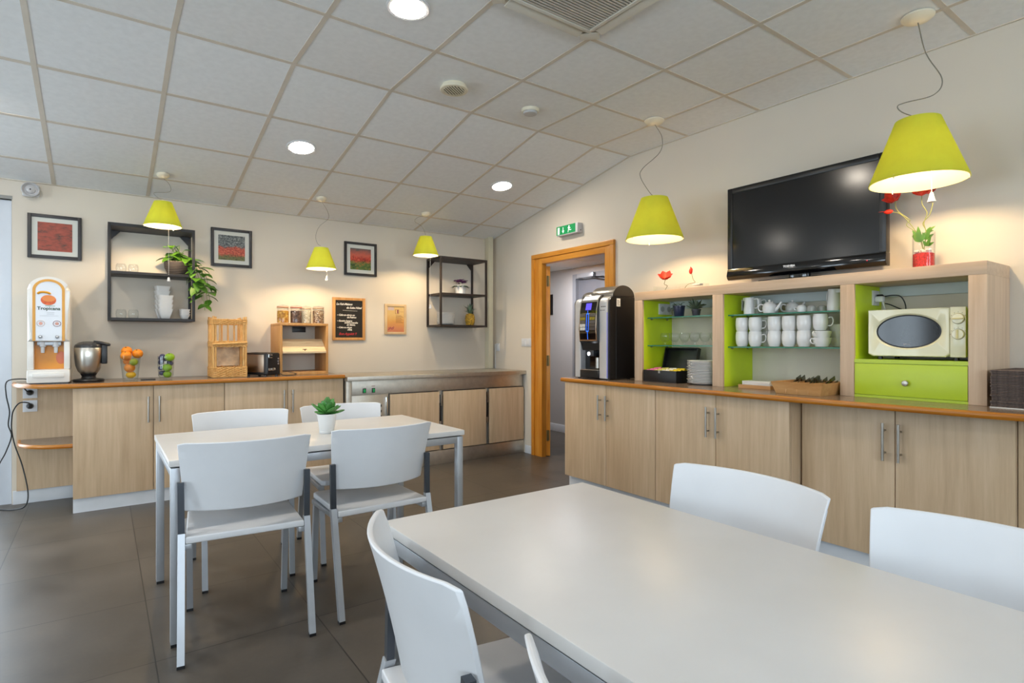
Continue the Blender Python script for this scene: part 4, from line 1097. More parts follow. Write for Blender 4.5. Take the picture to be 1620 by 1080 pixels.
# sockets on the lime panels
def socket_y(label, x, y, z, w, h, n, group):
    t = thing('wall_socket', label, 'socket', (x, y, z), group)
    for k in range(n):
        o = (k - (n - 1) / 2) * w
        p = MB().box(x + o - w/2 + .0005, y - .0095, z - h/2, x + o + w/2 - .0005, y - .0005, z + h/2, .002).build('cover_plate', WHITE, t)
        mm = MB(); disc_y(mm, [(.022, 0), (.022, .0012)], (x + o, y - .0093, z)); mm.build('socket_well', plain('socket_pale_grey', '#a9abad', .5), p)
    return t
socket_y('double white socket on the lime side behind the left compartment plants', 3.625, 2.96, 1.455, .078, .085, 2, None)
socket_y('white socket on the lime side above the microwave, a white plug in it', 3.62, 1.444, 1.45, .082, .085, 1, None)
socket_y('narrow white socket on the lime side behind the white jugs', 3.60, 2.262, 1.45, .05, .075, 1, None)
t = thing('power_cord', 'black cord looping above the microwave from the socket', 'cable', (3.6, 1.4, 1.43))
m = MB(); m.mark(); disc_y(m, [(.016, 0), (.016, .026), (.008, .034)], (3.632, 1.434, 1.455)); m.build('plug', CABLE, t)
MB().tube(smooth([(3.632, 1.4, 1.457), (3.64, 1.36, 1.462), (3.65, 1.325, 1.455), (3.655, 1.305, 1.42), (3.66, 1.302, 1.38), (3.665, 1.33, 1.385), (3.67, 1.38, 1.41), (3.675, 1.41, 1.42)]), .0032, 6).build('cord', CABLE, t)
t = thing('power_cord', 'white plug and lead of the microwave in the socket above it', 'cable', (3.6, 1.42, 1.43))
MB().box(3.592, 1.39, 1.425, 3.626, 1.4335, 1.458, .008).build('plug', WHITE, t)
MB().tube(smooth([(3.608, 1.398, 1.43), (3.61, 1.393, 1.405), (3.625, 1.392, 1.38), (3.68, 1.395, 1.33)]), .004, 6).build('cord', WHITE, t)

# ------------------------------------------------------------------ compartment 1: plants, glasses, tea box, plates
def pot_plant(label, x, y, z, r0, r1, h, potm, n, L, W, leafm, kind, seed):
    t = thing('potted_plant', label, 'plant', (x, y, z), 'small plants on the glass shelf')
    MB().lathe([(r0, 0), (r0 + .002, .003), (r1, h - .012), (r1 + .003, h - .01), (r1 + .003, h), (r1 - .002, h), (r1 - .004, h - .012), (r0 - .004, .01)], 26, (x, y, z)).build('pot', potm, t)
    MB().lathe([(r1 - .004, h - .014), (r1 - .004, h - .01)], 20, (x, y, z)).build('soil', SOIL, t)
    m = MB(); r_ = random.Random(seed)
    if kind == 'rosette': succulent_leaves(m, (x, y, z + h - .008), n, L, W, r_, 8, 80, .03)
    else:
        for k in range(6):
            a = r_.uniform(0, 6.3); top = Vector((x + math.cos(a) * .03, y + math.sin(a) * .03 + .012, z + h + r_.uniform(.01, .03)))
            m.tube([(x, y, z + h - .012), top], .0016, 5)
            for j in range(5):
                b = r_.uniform(0, 6.3); m.leaf(top - Vector((0, 0, .01 * j)), (math.cos(b), math.sin(b), r_.uniform(-.2, .5)), (0, 0, 1), L, W, .2, .3)
    m.build('foliage', leafm, t); return t
pot_plant('small leafy plant in a dark blue pot on the top glass shelf, left one', 3.5, 2.725, Z1a, .034, .043, .082, plain('dark_blue_pot', '#252a45', .3), 0, .026, .016, LEAFD, 'sprigs', 4)
pot_plant('grey-green spiky succulent in a small dark pot on the top glass shelf, right one', 3.5, 2.573, Z1a, .024, .031, .05, plain('dark_grey_pot', '#3d3c45', .5), 22, .07, .026, plain('grey_green_succulent', '#5d6a56', .5, var=.2), 'rosette', 6)
def goblet():
    return MB().lathe([(.03, 0), (.03, .003), (.012, .008), (.012, .018), (.024, .03), (.037, .055), (.036, .08), (.0315, .092), (.0295, .092), (.034, .078), (.035, .056), (.022, .033), (.003, .026)], 26, close=False).build('stem_glass', CLEAR)
g0 = None; GL = 'glasses on the lower glass shelf'
for k, px in enumerate((2.845, 2.757, 2.668, 2.58, 2.492, 2.404)):
    lb = ['first stemmed glass from the left on the lower glass shelf above the tea box', 'second stemmed glass from the left above the tea box', 'third stemmed glass from the left above the tea box', 'fourth stemmed glass from the left, above the tea box lid', 'fifth stemmed glass from the left, above the stacked plates', 'rightmost stemmed glass on the lower glass shelf, half behind the divider'][k]
    if g0 is None: g0 = goblet(); g0.location = (3.49, px, Z1b); tag(g0, lb, 'glass', GL)
    else: dup(g0, (3.49, px, Z1b), None, lb, GL)
t = thing('tea_box', 'open black tea box with its lid up and coloured tea bags in the left compartment', 'tea box', (3.46, 2.78, ZR))
x0, x1, y0, y1, h = 3.345, 3.56, 2.63, 2.935, .088
m = MB().box(x0, y0, ZR, x1, y1, ZR + .006).box(x0, y0, ZR + .006, x0 + .008, y1, ZR + h, .001).box(x1 - .008, y0, ZR + .006, x1, y1, ZR + h).box(x0 + .008, y0, ZR + .006, x1 - .008, y0 + .008, ZR + h).box(x0 + .008, y1 - .008, ZR + .006, x1 - .008, y1, ZR + h)
m.build('box', BLACK, t)
q = MB().mark(); q.box(0, y0, 0, .008, y1, .165, .001).box(-.03, y0, 0, 0, y0 + .008, .165).box(-.03, y1 - .008, 0, 0, y1, .165).box(-.03, y0 + .008, .157, 0, y1 - .008, .165).box(-.03, y0 + .008, 0, 0, y1 - .008, .008)
q.tf(Matrix.Translation((x1 + .03, 0, ZR + h + .001)) @ Matrix.Rotation(math.radians(14), 4, 'Y')); q.build('lid', BLACKG if 0 else BLACK, t)
MB().box(x0 - .003, (y0+y1)/2 - .008, ZR + h - .02, x0 + .0, (y0+y1)/2 + .008, ZR + h + .002).build('clasp', NICKEL, t)
r_ = random.Random(9); g = 'tea bags in the black box'
for k, (c_, nm) in enumerate((('#d86a9c', 'pink'), ('#cfc56a', 'pale olive'), ('#e2dcc6', 'cream'), ('#d8bf1c', 'yellow'))):
    mm = plain('tea_' + nm.replace(' ', '_'), c_, .6, var=.1, scale=60)
    yy = y1 - .045 - .072 * k
    for j in range(3):
        X = x0 + .03 + .045 * j
        o = MB().box(-.02, -.032, 0, .02, .032, .05, .003).build('tea_bag', mm)
        o.location = (X, yy, ZR + .04 + .006 * j); o.rotation_euler = (r_.uniform(-.08, .08), .25, r_.uniform(-.06, .06))
        tag(o, '%s tea bag sachet in the open black tea box, %s row' % (nm, ('front', 'middle', 'back')[j]), 'tea bag', g)
g = 'plates in the left compartment'; lb = 'white plate in the tall stack beside the tea box'
PCX, PCY = 3.43, 2.46
o = plate((PCX, PCY, ZR), .112, lb, g)
for k in range(1, 15): dup(o, (PCX + .002 * math.sin(k * 2.3), PCY + .002 * math.cos(k * 3.1), ZR + .0108 * k), None, lb if k < 14 else 'topmost white plate in the tall stack beside the tea box', g)

# ------------------------------------------------------------------ compartment 2: pots and cups
def handle_loop(mb, x0, z0, z1, out, r=.0045):
    mb.tube(smooth([(x0 - .004, 0, z1), (x0 + out * .7, 0, z1 + .004), (x0 + out, 0, (z0 + z1) / 2 + .006), (x0 + out * .65, 0, z0 + .004), (x0 - .004, 0, z0)], 5), r, 8); return mb
def jug(label, loc, rz, s=1.0, group=None):
    t = thing('milk_jug', label, 'jug', (0, 0, 0), group)
    MB().lathe([(.034*s, 0), (.037*s, .003), (.038*s, .03*s), (.034*s, .075*s), (.032*s, .112*s), (.034*s, .122*s), (.032*s, .122*s), (.03*s, .11*s), (.034*s, .03*s), (.003, .006)], 28).build('vessel', PORC, t)
    handle_loop(MB(), .033*s, .045*s, .108*s, .034*s, .0045).build('handle', PORC, t)
    MB().prism([(-.03*s, -.014*s), (-.044*s, 0), (-.03*s, .014*s)], .1*s, .1215*s, 'z', .002).build('spout', PORC, t)
    t.location = loc; t.rotation_euler.z = rz; return t
G = 'white jugs on the top glass shelf'
jug('white porcelain jug at the left end of the top glass shelf, in front', (3.5, 2.155, Z2a), math.radians(-75), .92, G)
jug('white porcelain jug partly hidden behind the front left one', (3.615, 2.17, Z2a), math.radians(-75), .9, G)
jug('tall white pitcher at the right end of the top glass shelf', (3.54, 1.628, Z2a), math.radians(60), 1.08, G)
def teapot(label, loc, rz, group):
    t = thing('teapot', label, 'teapot', (0, 0, 0), group)
    MB().lathe([(.035, 0), (.044, .004), (.051, .03), (.05, .055), (.042, .075), (.03, .083), (.028, .083)], 30).build('vessel', PORC, t)
    MB().lathe([(.031, .0832), (.03, .087), (.012, .093), (.006, .094), (.01, .1), (.009, .106), (.002, .108)], 24).build('lid', PORC, t)
    MB().tube(smooth([(.04, 0, .028), (.062, 0, .042), (.075, 0, .066), (.09, 0, .088)], 5), [.016] * 4 + [.012] * 6 + [.009] * 6, 12).build('spout', PORC, t)
    m = MB(); m.tube(smooth([(-.045, 0, .068), (-.07, 0, .074), (-.084, 0, .05), (-.072, 0, .022), (-.045, 0, .02)], 5), .0055, 8); m.build('handle', PORC, t)
    t.location = loc; t.rotation_euler.z = rz; return t
G = 'white teapots on the top glass shelf'
tp = teapot('front white teapot on the top glass shelf, handle and lid knob in view', (3.476, 2.0, Z2a), math.radians(-78), G)
for c in tp.children: c.data.transform(Matrix.Scale(.82, 4))
dup(tp, (3.612, 2.06, Z2a), math.radians(-140), 'second white teapot, behind the front one, its spout showing', G)
dup(tp, (3.61, 1.922, Z2a), math.radians(-50), 'hindmost white teapot, only its spout showing', G)
def shrink(t, k):
    for c in t.children: c.data.transform(Matrix.Scale(k, 4))
    return t
def sugar(label, loc, rz, group):
    t = thing('sugar_bowl', label, 'bowl', (0, 0, 0), group)
    MB().lathe([(.022, 0), (.03, .003), (.035, .03), (.033, .045), (.03, .047)], 26).build('vessel', PORC, t)
    MB().lathe([(.031, .0475), (.03, .052), (.018, .06), (.004, .063)], 22).build('lid', PORC, t)
    handle_loop(MB(), .034, .015, .038, .02, .0035).build('handle', PORC, t)
    t.location = loc; t.rotation_euler.z = rz
    return t
G = 'white lidded sugar bowls'
s0 = sugar('front white lidded sugar bowl right of the teapots, handle to the left', (3.49, 1.8, Z2a), math.radians(100), G)
shrink(s0, .76)
dup(s0, (3.577, 1.785, Z2a), math.radians(70), 'second white lidded sugar bowl behind the front one', G)
dup(s0, (3.652, 1.755, Z2a), math.radians(70), 'hindmost white lidded sugar bowl against the wall', G)
def mug():
    k = .91
    t = thing('coffee_mug', '', 'cup')
    MB().lathe([(.026, 0), (.032, .002), (.042, .02), (.046, .05), (.0455, .078), (.041, .1), (.0395, .1), (.0435, .078), (.0435, .05), (.039, .022), (.003, .007)], 30).build('vessel', PORC, t)
    handle_loop(MB(), .044, .028, .075, .03, .004).build('handle', PORC, t)
    for c in t.children: c.data.transform(Matrix.Diagonal((k, k, 1, 1)))
    return t
G = 'white cups on the lower glass shelf'
cols = [(3.47, 2.188, 100, 0), (3.47, 2.093, 12, 0), (3.572, 2.07, 10, 0), (3.47, 1.962, 95, 0), (3.47, 1.868, 100, 0), (3.47, 1.774, 95, 0)]
names = ['far left column', 'second column from the left', 'rear column behind the second one', 'third front column from the left', 'fourth front column from the left', 'fifth front column from the left']
mg = mug(); first = True
for (x, y, r, _), nm in zip(cols, names):
    for lv in (0, 1):
        lb = '%s white cup in the %s on the lower glass shelf' % (('lower', 'upper')[lv], nm); loc = (x, y, Z2b + .0915 * lv); rz = math.radians(r - 90 + 6 * lv)
        if first: mg.location = loc; mg.rotation_euler.z = rz; mg['label'] = lb; mg['group'] = G; first = False
        else: dup(mg, loc, rz, lb, G)
def teacup():
    t = thing('tea_cup', '', 'cup')
    MB().lathe([(.026, 0), (.034, .003), (.047, .03), (.052, .056), (.05, .056), (.045, .03), (.03, .008), (.003, .006)], 30).build('vessel', PORC, t)
    handle_loop(MB(), .049, .02, .046, .024, .0038).build('handle', PORC, t)
    return t
G = 'wide white cups on the lower glass shelf'; tc = teacup(); first = True
for x, y, zz, r, lb in ((3.47, 1.668, 0, 150, 'lower wide white cup of the pair left of the divider'), (3.472, 1.669, .04, 165, 'upper wide white cup of the pair left of the divider'),
        (3.585, 1.628, 0, 110, 'lowest wide white cup in the stack at the right edge'), (3.585, 1.628, .04, 100, 'middle wide white cup in the stack at the right edge'), (3.585, 1.629, .08, 112, 'topmost wide white cup in the stack at the right edge')):
    if first: tc.location = (x, y, Z2b + zz); tc.rotation_euler.z = math.radians(r); tc['label'] = lb; tc['group'] = G; first = False
    else: dup(tc, (x, y, Z2b + zz), math.radians(r), lb, G)
dup(mg, (3.472, 1.678, Z2b + .098), math.radians(-75), 'single white cup perched on the pair of wide cups left of the divider', 'white cups on the lower glass shelf')
# napkins and cutlery
TR = wood('tray_wood', '#b07e48', '#c1905a', '#cda06c', .5, (10, 2, 10))
t = thing('napkin_tray', 'low wooden tray holding white napkins left of the cutlery tray', 'tray', (3.47, 2.05, ZR))
MB().prism([(3.395, 2.16), (3.565, 2.16), (3.565, 1.95), (3.395, 1.95)], ZR, ZR + .01, 'z').build('base', TR, t)
m = MB()
for q in ((3.39, 1.945, 3.397, 2.165), (3.563, 1.945, 3.57, 2.165)): m.box(q[0], q[1], ZR, q[2], q[3], ZR + .022)
for q in ((3.397, 1.945, 3.563, 1.952), (3.397, 2.158, 3.563, 2.165)): m.box(q[0], q[1], ZR, q[2], q[3], ZR + .022)
m.build('rim', TR, t)
g = 'napkins in the wooden tray'; o = None
for k in range(5):
    lb = 'white paper napkin in the pile on the low wooden tray' if k < 4 else 'topmost white paper napkin on the low wooden tray'
    loc = (3.48, 2.053, ZR + .0105 + .0072 * k)
    if o is None: o = MB().box(-.075, -.095, 0, .075, .095, .0066, .0015).build('napkin', PAPERW); o.location = loc; tag(o, lb, 'napkin', g)
    else: dup(o, loc, .02 * (k % 3), lb, g)
t = thing('cutlery_tray', 'wooden cutlery tray with slanted sides full of forks', 'tray', (3.36, 1.7, ZR))
bx0, bx1, by0, by1 = 3.2, 3.46, 1.547, 1.80; e = .022; hh = .07
def wall_panel(p, q, pi, qi):
    m = MB(); v = [m.bm.verts.new(x) for x in (p, q, (q[0], q[1], 0), (p[0], p[1], 0))]; m.bm.free(); return None
m = MB()
lo = [(bx0, by0), (bx1, by0), (bx1, by1), (bx0, by1)]; hi = [(bx0 - e, by0 - e), (bx1 + e, by0 - e), (bx1 + e, by1 + e), (bx0 - e, by1 + e)]
li = [(bx0 + .008, by0 + .008), (bx1 - .008, by0 + .008), (bx1 - .008, by1 - .008), (bx0 + .008, by1 - .008)]; hi2 = [(bx0 - e + .008, by0 - e + .008), (bx1 + e - .008, by0 - e + .008), (bx1 + e - .008, by1 + e - .008), (bx0 - e + .008, by1 + e - .008)]
A = [m.bm.verts.new((x, y, ZR)) for x, y in lo]; B = [m.bm.verts.new((x, y, ZR + hh)) for x, y in hi]; C = [m.bm.verts.new((x, y, ZR + hh)) for x, y in hi2]; D = [m.bm.verts.new((x, y, ZR + .008)) for x, y in li]
m.skin(A, B); m.skin(B, C); m.skin(C, D); m.bm.faces.new(A); m.bm.faces.new(D)
m.build('tray_body', TR, t, flat=True)
m = MB()
for k in (1, 2, 3): m.box(bx0 - .01, by0 + (by1 - by0) * k / 4 - .003, ZR + .008, bx1 + .01, by0 + (by1 - by0) * k / 4 + .003, ZR + hh - .004)
m.build('partition', TR, t)
def fork():
    m = MB().tube([(0, 0, 0), (0, 0, .1), (0, .002, .135)], [.004, .003, .0025], 6)
    m.box(-.011, -.001, .132, .011, .004, .15, .001)
    for k in range(4): m.box(-.011 + .0063 * k, 0, .149, -.0075 + .0063 * k, .003, .19)
    return m.build('fork', plain('dull_cutlery_steel', '#7d7a74', .25, 1))
g = 'forks in the cutlery tray'; r_ = random.Random(12); o = None
for k in range(15):
    X = 3.37 + r_.uniform(-.05, .08); Y = by1 - .02 - (k * .0155) ; 
    rot = Euler((r_.uniform(-.04, .04), math.radians(73 + r_.uniform(-2, 2)), r_.uniform(-.03, .03)))
    if o is None: o = fork(); tag(o, 'steel fork lying among the others in the wooden cutlery tray', 'fork', g); c = o
    else: c = dup(o, (0, 0, 0), None, None, g)
    c.location = (3.235 + .012 * (k % 3), Y, ZR + .016 + .017 * (k % 2)); c.rotation_euler = rot

# ------------------------------------------------------------------ microwave
t = thing('microwave', 'cream microwave with an oval window on the lime shelf', 'microwave', (3.53, 1.16, 1.1045))
y0, y1, zb, zt_, xf = .952, 1.386, 1.122, 1.37, 3.392
MB().box(xf + .022, y0 + .004, zb + .002, 3.68, y1 - .004, zt_ - .004, .006).build('housing', CREAM, t)
ysp = 1.016; yc, zc_, ra, rb = 1.199, 1.252, .142, .083
N = 56
def front_ring(mb, pts): return [mb.bm.verts.new(p) for p in pts]
def oval(k, s=1.0): a = 2 * PI * k / N; return (yc + ra * s * math.cos(a), zc_ + rb * s * math.sin(a))
def rect(k):     # matching points on the door outline
    a = 2 * PI * k / N; c_, s_ = math.cos(a), math.sin(a)
    hy0, hy1, hz0, hz1 = ysp + .001 - yc, y1 - yc, zb - zc_, zt_ - zc_
    tt = min((hy1 / c_ if c_ > 0 else hy0 / c_) if abs(c_) > 1e-9 else 9, (hz1 / s_ if s_ > 0 else hz0 / s_) if abs(s_) > 1e-9 else 9)
    return (yc + tt * c_, zc_ + tt * s_)
m = MB()
rings = [[(xf + .0218,) + rect(k) for k in range(N)], [(xf + .005,) + rect(k) for k in range(N)],
         [(xf,) + tuple(.94 * a + .06 * b for a, b in zip(rect(k), oval(k))) for k in range(N)], [(xf - .001,) + oval(k, 1.13) for k in range(N)], [(xf + .006,) + oval(k, 1.04) for k in range(N)], [(xf + .012,) + oval(k, .99) for k in range(N)]]
V = [front_ring(m, r) for r in rings]
for a, b in zip(V, V[1:]): m.skin(a, b)
dr = m.build('door', CREAM, t)
m = MB(); A = [m.bm.verts.new((xf + .009,) + oval(k, 1.03)) for k in range(N)]; B = [m.bm.verts.new((xf + .0215,) + oval(k, 1.03)) for k in range(N)]
m.skin(A, B); m.bm.faces.new(A); m.bm.faces.new(list(reversed(B)))
m.build('window', plain('smoked_window', '#1b1d22', .1, spec=.4, var=.25, scale=9), dr)
m = MB(); m.tube([(xf + .008,) + oval(k, 1.015) for k in range(N)], .0035, 6, closed=True); m.build('window_trim', BLACK, dr)
m = MB()
for k in range(4): m.box(xf + .0078, yc + .014 - k * .0075, zc_ - .07, xf + .0092, yc + .0195 - k * .0075, zc_ - .064 + .001 * (k % 2))
m.build('logo_marks', plain('silver_ink', '#9a9ca2', .4), dr)
pn = MB().box(xf + .0005, y0, zb, xf + .0218, ysp - .0005, zt_, .003).build('control_panel', CREAM, t)
for z in (1.312, 1.236):
    q = MB().mark().lathe([(.0255, 0), (.0255, .006), (.023, .012), (.003, .013)], 28).tf(Matrix.Translation((xf + .0004, .982, z)) @ Matrix.Rotation(-PI/2, 4, 'Y')).build('dial', CREAM, pn)
    mm = MB().box(xf - .021, .982 - .021, z - .0035, xf - .011, .982 + .021, z + .0035, .002) if z > 1.3 else MB().box(xf - .021, .982 - .0035, z - .021, xf - .011, .982 + .0035, z + .021, .002)
    mm.build('dial_grip', plain('dial_yellow_cream', '#d3c78c', .4), pn)
    mm = MB(); mm.tube([(xf - .0, .982 + .0265 * math.cos(2*PI*k/28), z + .0265 * math.sin(2*PI*k/28)) for k in range(28)], .0008, 5, closed=True)
    for k in range(7): a = PI * k / 6 ; mm.ball((xf, .982 + .033 * math.cos(a) * (.95), z + .033 * math.sin(a)), (.0007, .0022, .0016), 6, 4)
    mm.build('dial_mark', plain('dial_grey_ink', '#77755f', .5), pn)
for y in (1.0, 1.34):
    for x in (3.43, 3.65): MB().cyl((x, y, 1.1045), (x, y, zb + .003), .012, n=12).build('foot', BLACK, t)

# ------------------------------------------------------------------ coffee machine
t = thing('coffee_machine', 'black and silver coffee vending machine on the worktop beside the doorway', 'coffee machine', (3.35, 3.36, ZR))
xa, xb, ya, yb, zb, zt_ = 3.205, 3.497, 3.16, 3.572, ZR + .006, 1.556
def side_prof(dx, z0, z1, r): return [(xa + dx, z0), (xb, z0), (xb, z1)] + arc(xa + dx + r, z1 - r, r, r, 90, 180, 8)
BM = plain('coffee_black', '#131315', .28, var=.05)
MB().prism(side_prof(.08, zb, zt_ - .001, .001), ya, yb, 'y', .002).build('housing', BM, t)
SV = plain('coffee_silver', '#d2d3d5', .34, .5, var=.02)
for q0, q1 in ((ya + .001, ya + .02), (yb - .02, yb - .001)):
    MB().prism([(xa + .012, zb), (xa + .0795, zb), (xa + .0795, zt_)] + arc(xa + .062, zt_ - .05, .05, .05, 90, 180, 8), q0, q1, 'y').build('side_frame', BM, t)
for y0_, y1_, in ((ya + .021, ya + .105), (yb - .085, yb - .021)):
    MB().prism([(xa, zb + .004), (xa + .079, zb + .004), (xa + .079, zt_ + .003)] + arc(xa + .06, zt_ + .003 - .06, .06, .06, 90, 180, 8), y0_, y1_, 'y', .002).build('front_pillar', SV, t)
MB().box(xa - .0005, ya + .0185, zb + .01, xa + .002, ya + .0215, 1.43).build('light_strip', plain('blue_strip', '#1c2fb0', .3, emis='#1a30d0', es=.5), t)
y0_, y1_ = ya + .107, yb - .087
P = [(xa + .01, 1.185), (xa - .012, 1.2), (xa - .02, 1.3), (xa - .012, 1.45), (xa + .008, 1.535), (xa + .035, 1.572), (xa + .079, 1.575), (xa + .079, 1.13), (xa + .02, 1.13)]
hd = MB().prism(P, y0_, y1_, 'y', .004).build('head', BM, t)
MB().prism([(xa + .036, 1.5725), (xa + .0, 1.536), (xa + .006, 1.53), (xa + .042, 1.566)], y0_ + .02, y1_ - .02, 'y').build('head_trim', SV, hd)
fz = [(1.2, xa - .0125), (1.25, xa - .0165), (1.3, xa - .0205), (1.375, xa - .0165), (1.45, xa - .0125), (1.528, xa + .0055)]
def fx(z):
    for (a, xa_), (b, xb_) in zip(fz, fz[1:]):
        if z <= b: return xa_ + (xb_ - xa_) * (z - a) / (b - a)
    return fz[-1][1]
def on_front(y0, y1, z0, z1, d, mb):
    n = 8; A = []; B = []
    for k in range(n + 1):
        z = z0 + (z1 - z0) * k / n; x = fx(z)
        A.append([mb.bm.verts.new((x - d, y, z)) for y in (y0, y1)]); B.append([mb.bm.verts.new((x + .004, y, z)) for y in (y0, y1)])
    for k in range(n):
        mb.bm.faces.new((A[k][0], A[k][1], A[k+1][1], A[k+1][0])); mb.bm.faces.new((B[k+1][0], B[k+1][1], B[k][1], B[k][0]))
        for s in (0, 1): mb.bm.faces.new((A[k][s], A[k+1][s], B[k+1][s], B[k][s]))
    for k in (0, n): mb.bm.faces.new((A[k][0], A[k][1], B[k][1], B[k][0]))
    return mb
ym = (y0_ + y1_) / 2
on_front(y0_ + .012, y1_ - .004, 1.205, 1.535, .001, MB()).build('panel_bezel', CHROME, hd)
pan = on_front(y0_ + .024, y1_ - .012, 1.215, 1.525, .002, MB()).build('panel', BLACKG, hd)
ym = y0_ + .006 + (y1_ - y0_) / 2
on_front(ym - .034, ym + .03, 1.455, 1.51, .0028, MB()).build('display', emit('display_violet', '#6a5cff', 1.1), pan)
def rows(ys, ye, lst):
    for k, (c_, nm) in enumerate(lst):
        z = 1.425 - k * .0275
        on_front(ys, ye, z - .024, z, .0026, MB()).build('select_button', plain('button_' + nm, c_, .3, var=.12, scale=60), pan)
L_ = [('#5a5450', 'grey'), ('#8a7c1e', 'olive'), ('#5a5450', 'grey'), ('#cfccc6', 'pale'), ('#cfccc6', 'pale')]
rows(ym + .026, y1_ - .016, L_); rows(y0_ + .03, ym - .022, L_[:3] + [('#4a423e', 'brown')] * 2)
BL = emit('blue_led', '#3a78ff', 1.6)
m = MB()
for s in (-1, 1): on_front(ym + s * .012 - .002, ym + s * .012 + .002, 1.285, 1.42, .003, m)
on_front(ym - .002, ym + .002, 1.42, 1.45, .003, m); on_front(ym - .0018, ym + .0018, 1.217, 1.285, .003, m)
on_front(ym - .014, ym + .014, 1.42, 1.426, .0031, m); on_front(ym - .014, ym + .014, 1.28, 1.286, .0031, m)
m.build('blue_light', BL, pan)
MB().box(xa + .055, y0_ + .002, .972, xa + .0785, y1_ - .002, 1.129).build('niche_back', BLACKG, t)
MB().box(xa + .02, ym - .03, 1.08, xa + .055, ym + .03, 1.128, .006).build('spout_block', DARKST, t)
MB().ball((xa + .018, ym + .025, 1.1), (.006, .014, .014), 14, 10).build('spout_lamp', emit('spout_white', '#f4f8ff', 9), t)
MB().cyl((xa + .03, y0_ + .045, .985), (xa + .03, y0_ + .045, 1.07), .02, n=20).build('steam_jug', NICKEL, t)
tr = MB().box(xa - .008, y0_ + .002, zb + .004, xa + .079, y1_ - .002, .968, .004).build('drip_tray', BM, t)
MB().box(xa - .004, y0_ + .006, .9682, xa + .05, y1_ - .006, .974, .002).build('drip_grid', CHROME, tr)
m = MB().prism([(xb, zt_ - .0005)] + arc(3.372, zt_ - .0005, .123, .092, 0, 180, 20), ya + .002, ya + .25, 'y', .002)
m.build('hopper', plain('hopper_grey', '#7a7772', .3, .6), t)
MB().prism([(xb - .001, zt_)] + arc(3.372, zt_, .1215, .0905, 0, 180, 20), ya - .0005, ya + .0035, 'y').build('hopper_end', BM, t)
MB().prism([(xb, zt_ - .0005)] + arc(3.372, zt_ - .0005, .1, .062, 0, 180, 16), ya + .2505, yb - .03, 'y', .002).build('hopper', MATS['hopper_grey'], t)
s = MB().box(xa + .085, ya - .0012, 1.478, xa + .125, ya + .0005, 1.54).build('sticker', PAPERW, t)
m = MB()
for k in range(4): m.box(xa + .09, ya - .0017, 1.486 + k * .012, xa + .118 - .006 * (k % 2), ya - .0011, 1.492 + k * .012)
m.build('sticker_print', plain('sticker_ink', '#7a7472', .6), s)
m = MB()
for k in range(5): m.box(xa - .0008, ya + .036 + k * .011, 1.472, xa + .001, ya + .044 + k * .011, 1.479)
m.ball((xa - .0003, ya + .088, 1.447), (.0008, .0045, .006), 8, 6)
for k in range(3): m.box(xa - .0008, ya + .045 + k * .012, 1.445, xa + .001, ya + .053 + k * .012, 1.45)
m.build('logo_marks', plain('logo_grey', '#4a4a4c', .5), t)
for x in (xa + .03, xb - .03):
    for y in (ya + .04, yb - .04): MB().cyl((x, y, ZR), (x, y, zb + .002), .014, n=12).build('foot', BLACK, t)

# ------------------------------------------------------------------ on top of the hutch
ZH = 1.5805
t = thing('television', 'wide black flat television standing on top of the shelf unit', 'television', (3.58, 1.88, ZH))
x, y0, y1, z0, z1 = 3.565, 1.362, 2.362, 1.628, 2.268
m = MB(); bz = .038
m.box(x, y0, z0 + .075, x + .05, y0 + bz, z1, .006).box(x, y1 - bz, z0 + .075, x + .05, y1, z1, .006).box(x, y0 + bz - .001, z1 - bz, x + .05, y1 - bz + .001, z1, .006)
m.build('bezel', plain('satin_black_bezel', '#0c0c0e', .3, var=.05), t)
lowb = MB().prism([(x - .006, z0 + .012), (x - .012, z0 + .03), (x, z0 + .0752), (x + .05, z0 + .0752), (x + .05, z0), (x + .006, z0)], y0, y1, 'y', .003).build('lower_bezel', BLACKG, t)
MB().box(x + .006, y0 + bz, z0 + .075, x + .03, y1 - bz, z1 - bz).build('screen', plain('tv_screen', '#08090c', .15, spec=.6, var=.05), t)
MB().box(x + .03, y0 + .02, z0 + .03, x + .09, y1 - .02, z1 - .02, .02).build('rear_housing', BLACK, t)
text('TOSHIBA', .019, face_left(x - .0045, 1.955, z0 + .048) @ Matrix.Rotation(0, 4, 'X'), plain('logo_silver', '#d5d6d8', .3, emis='#d5d6d8', es=.15), lowb, 'lettering', align='LEFT', bold=.0006, depth=.003)
MB().ball((x - .0085, y0 + .095, z0 + .035), (.003, .004, .004), 10, 8).build('standby_lamp', emit('standby_red', '#ff2040', 1.5), lowb)
MB().box(x + .01, 1.8, ZH + .012, x + .045, 1.93, z0 + .03, .008).build('neck', BLACKG, t)
MB().prism([(3.43, 1.68), (3.43, 2.05), (3.7, 2.12), (3.7, 1.61)], ZH, ZH + .013, 'z', .004).build('stand_base', BLACKG, t)

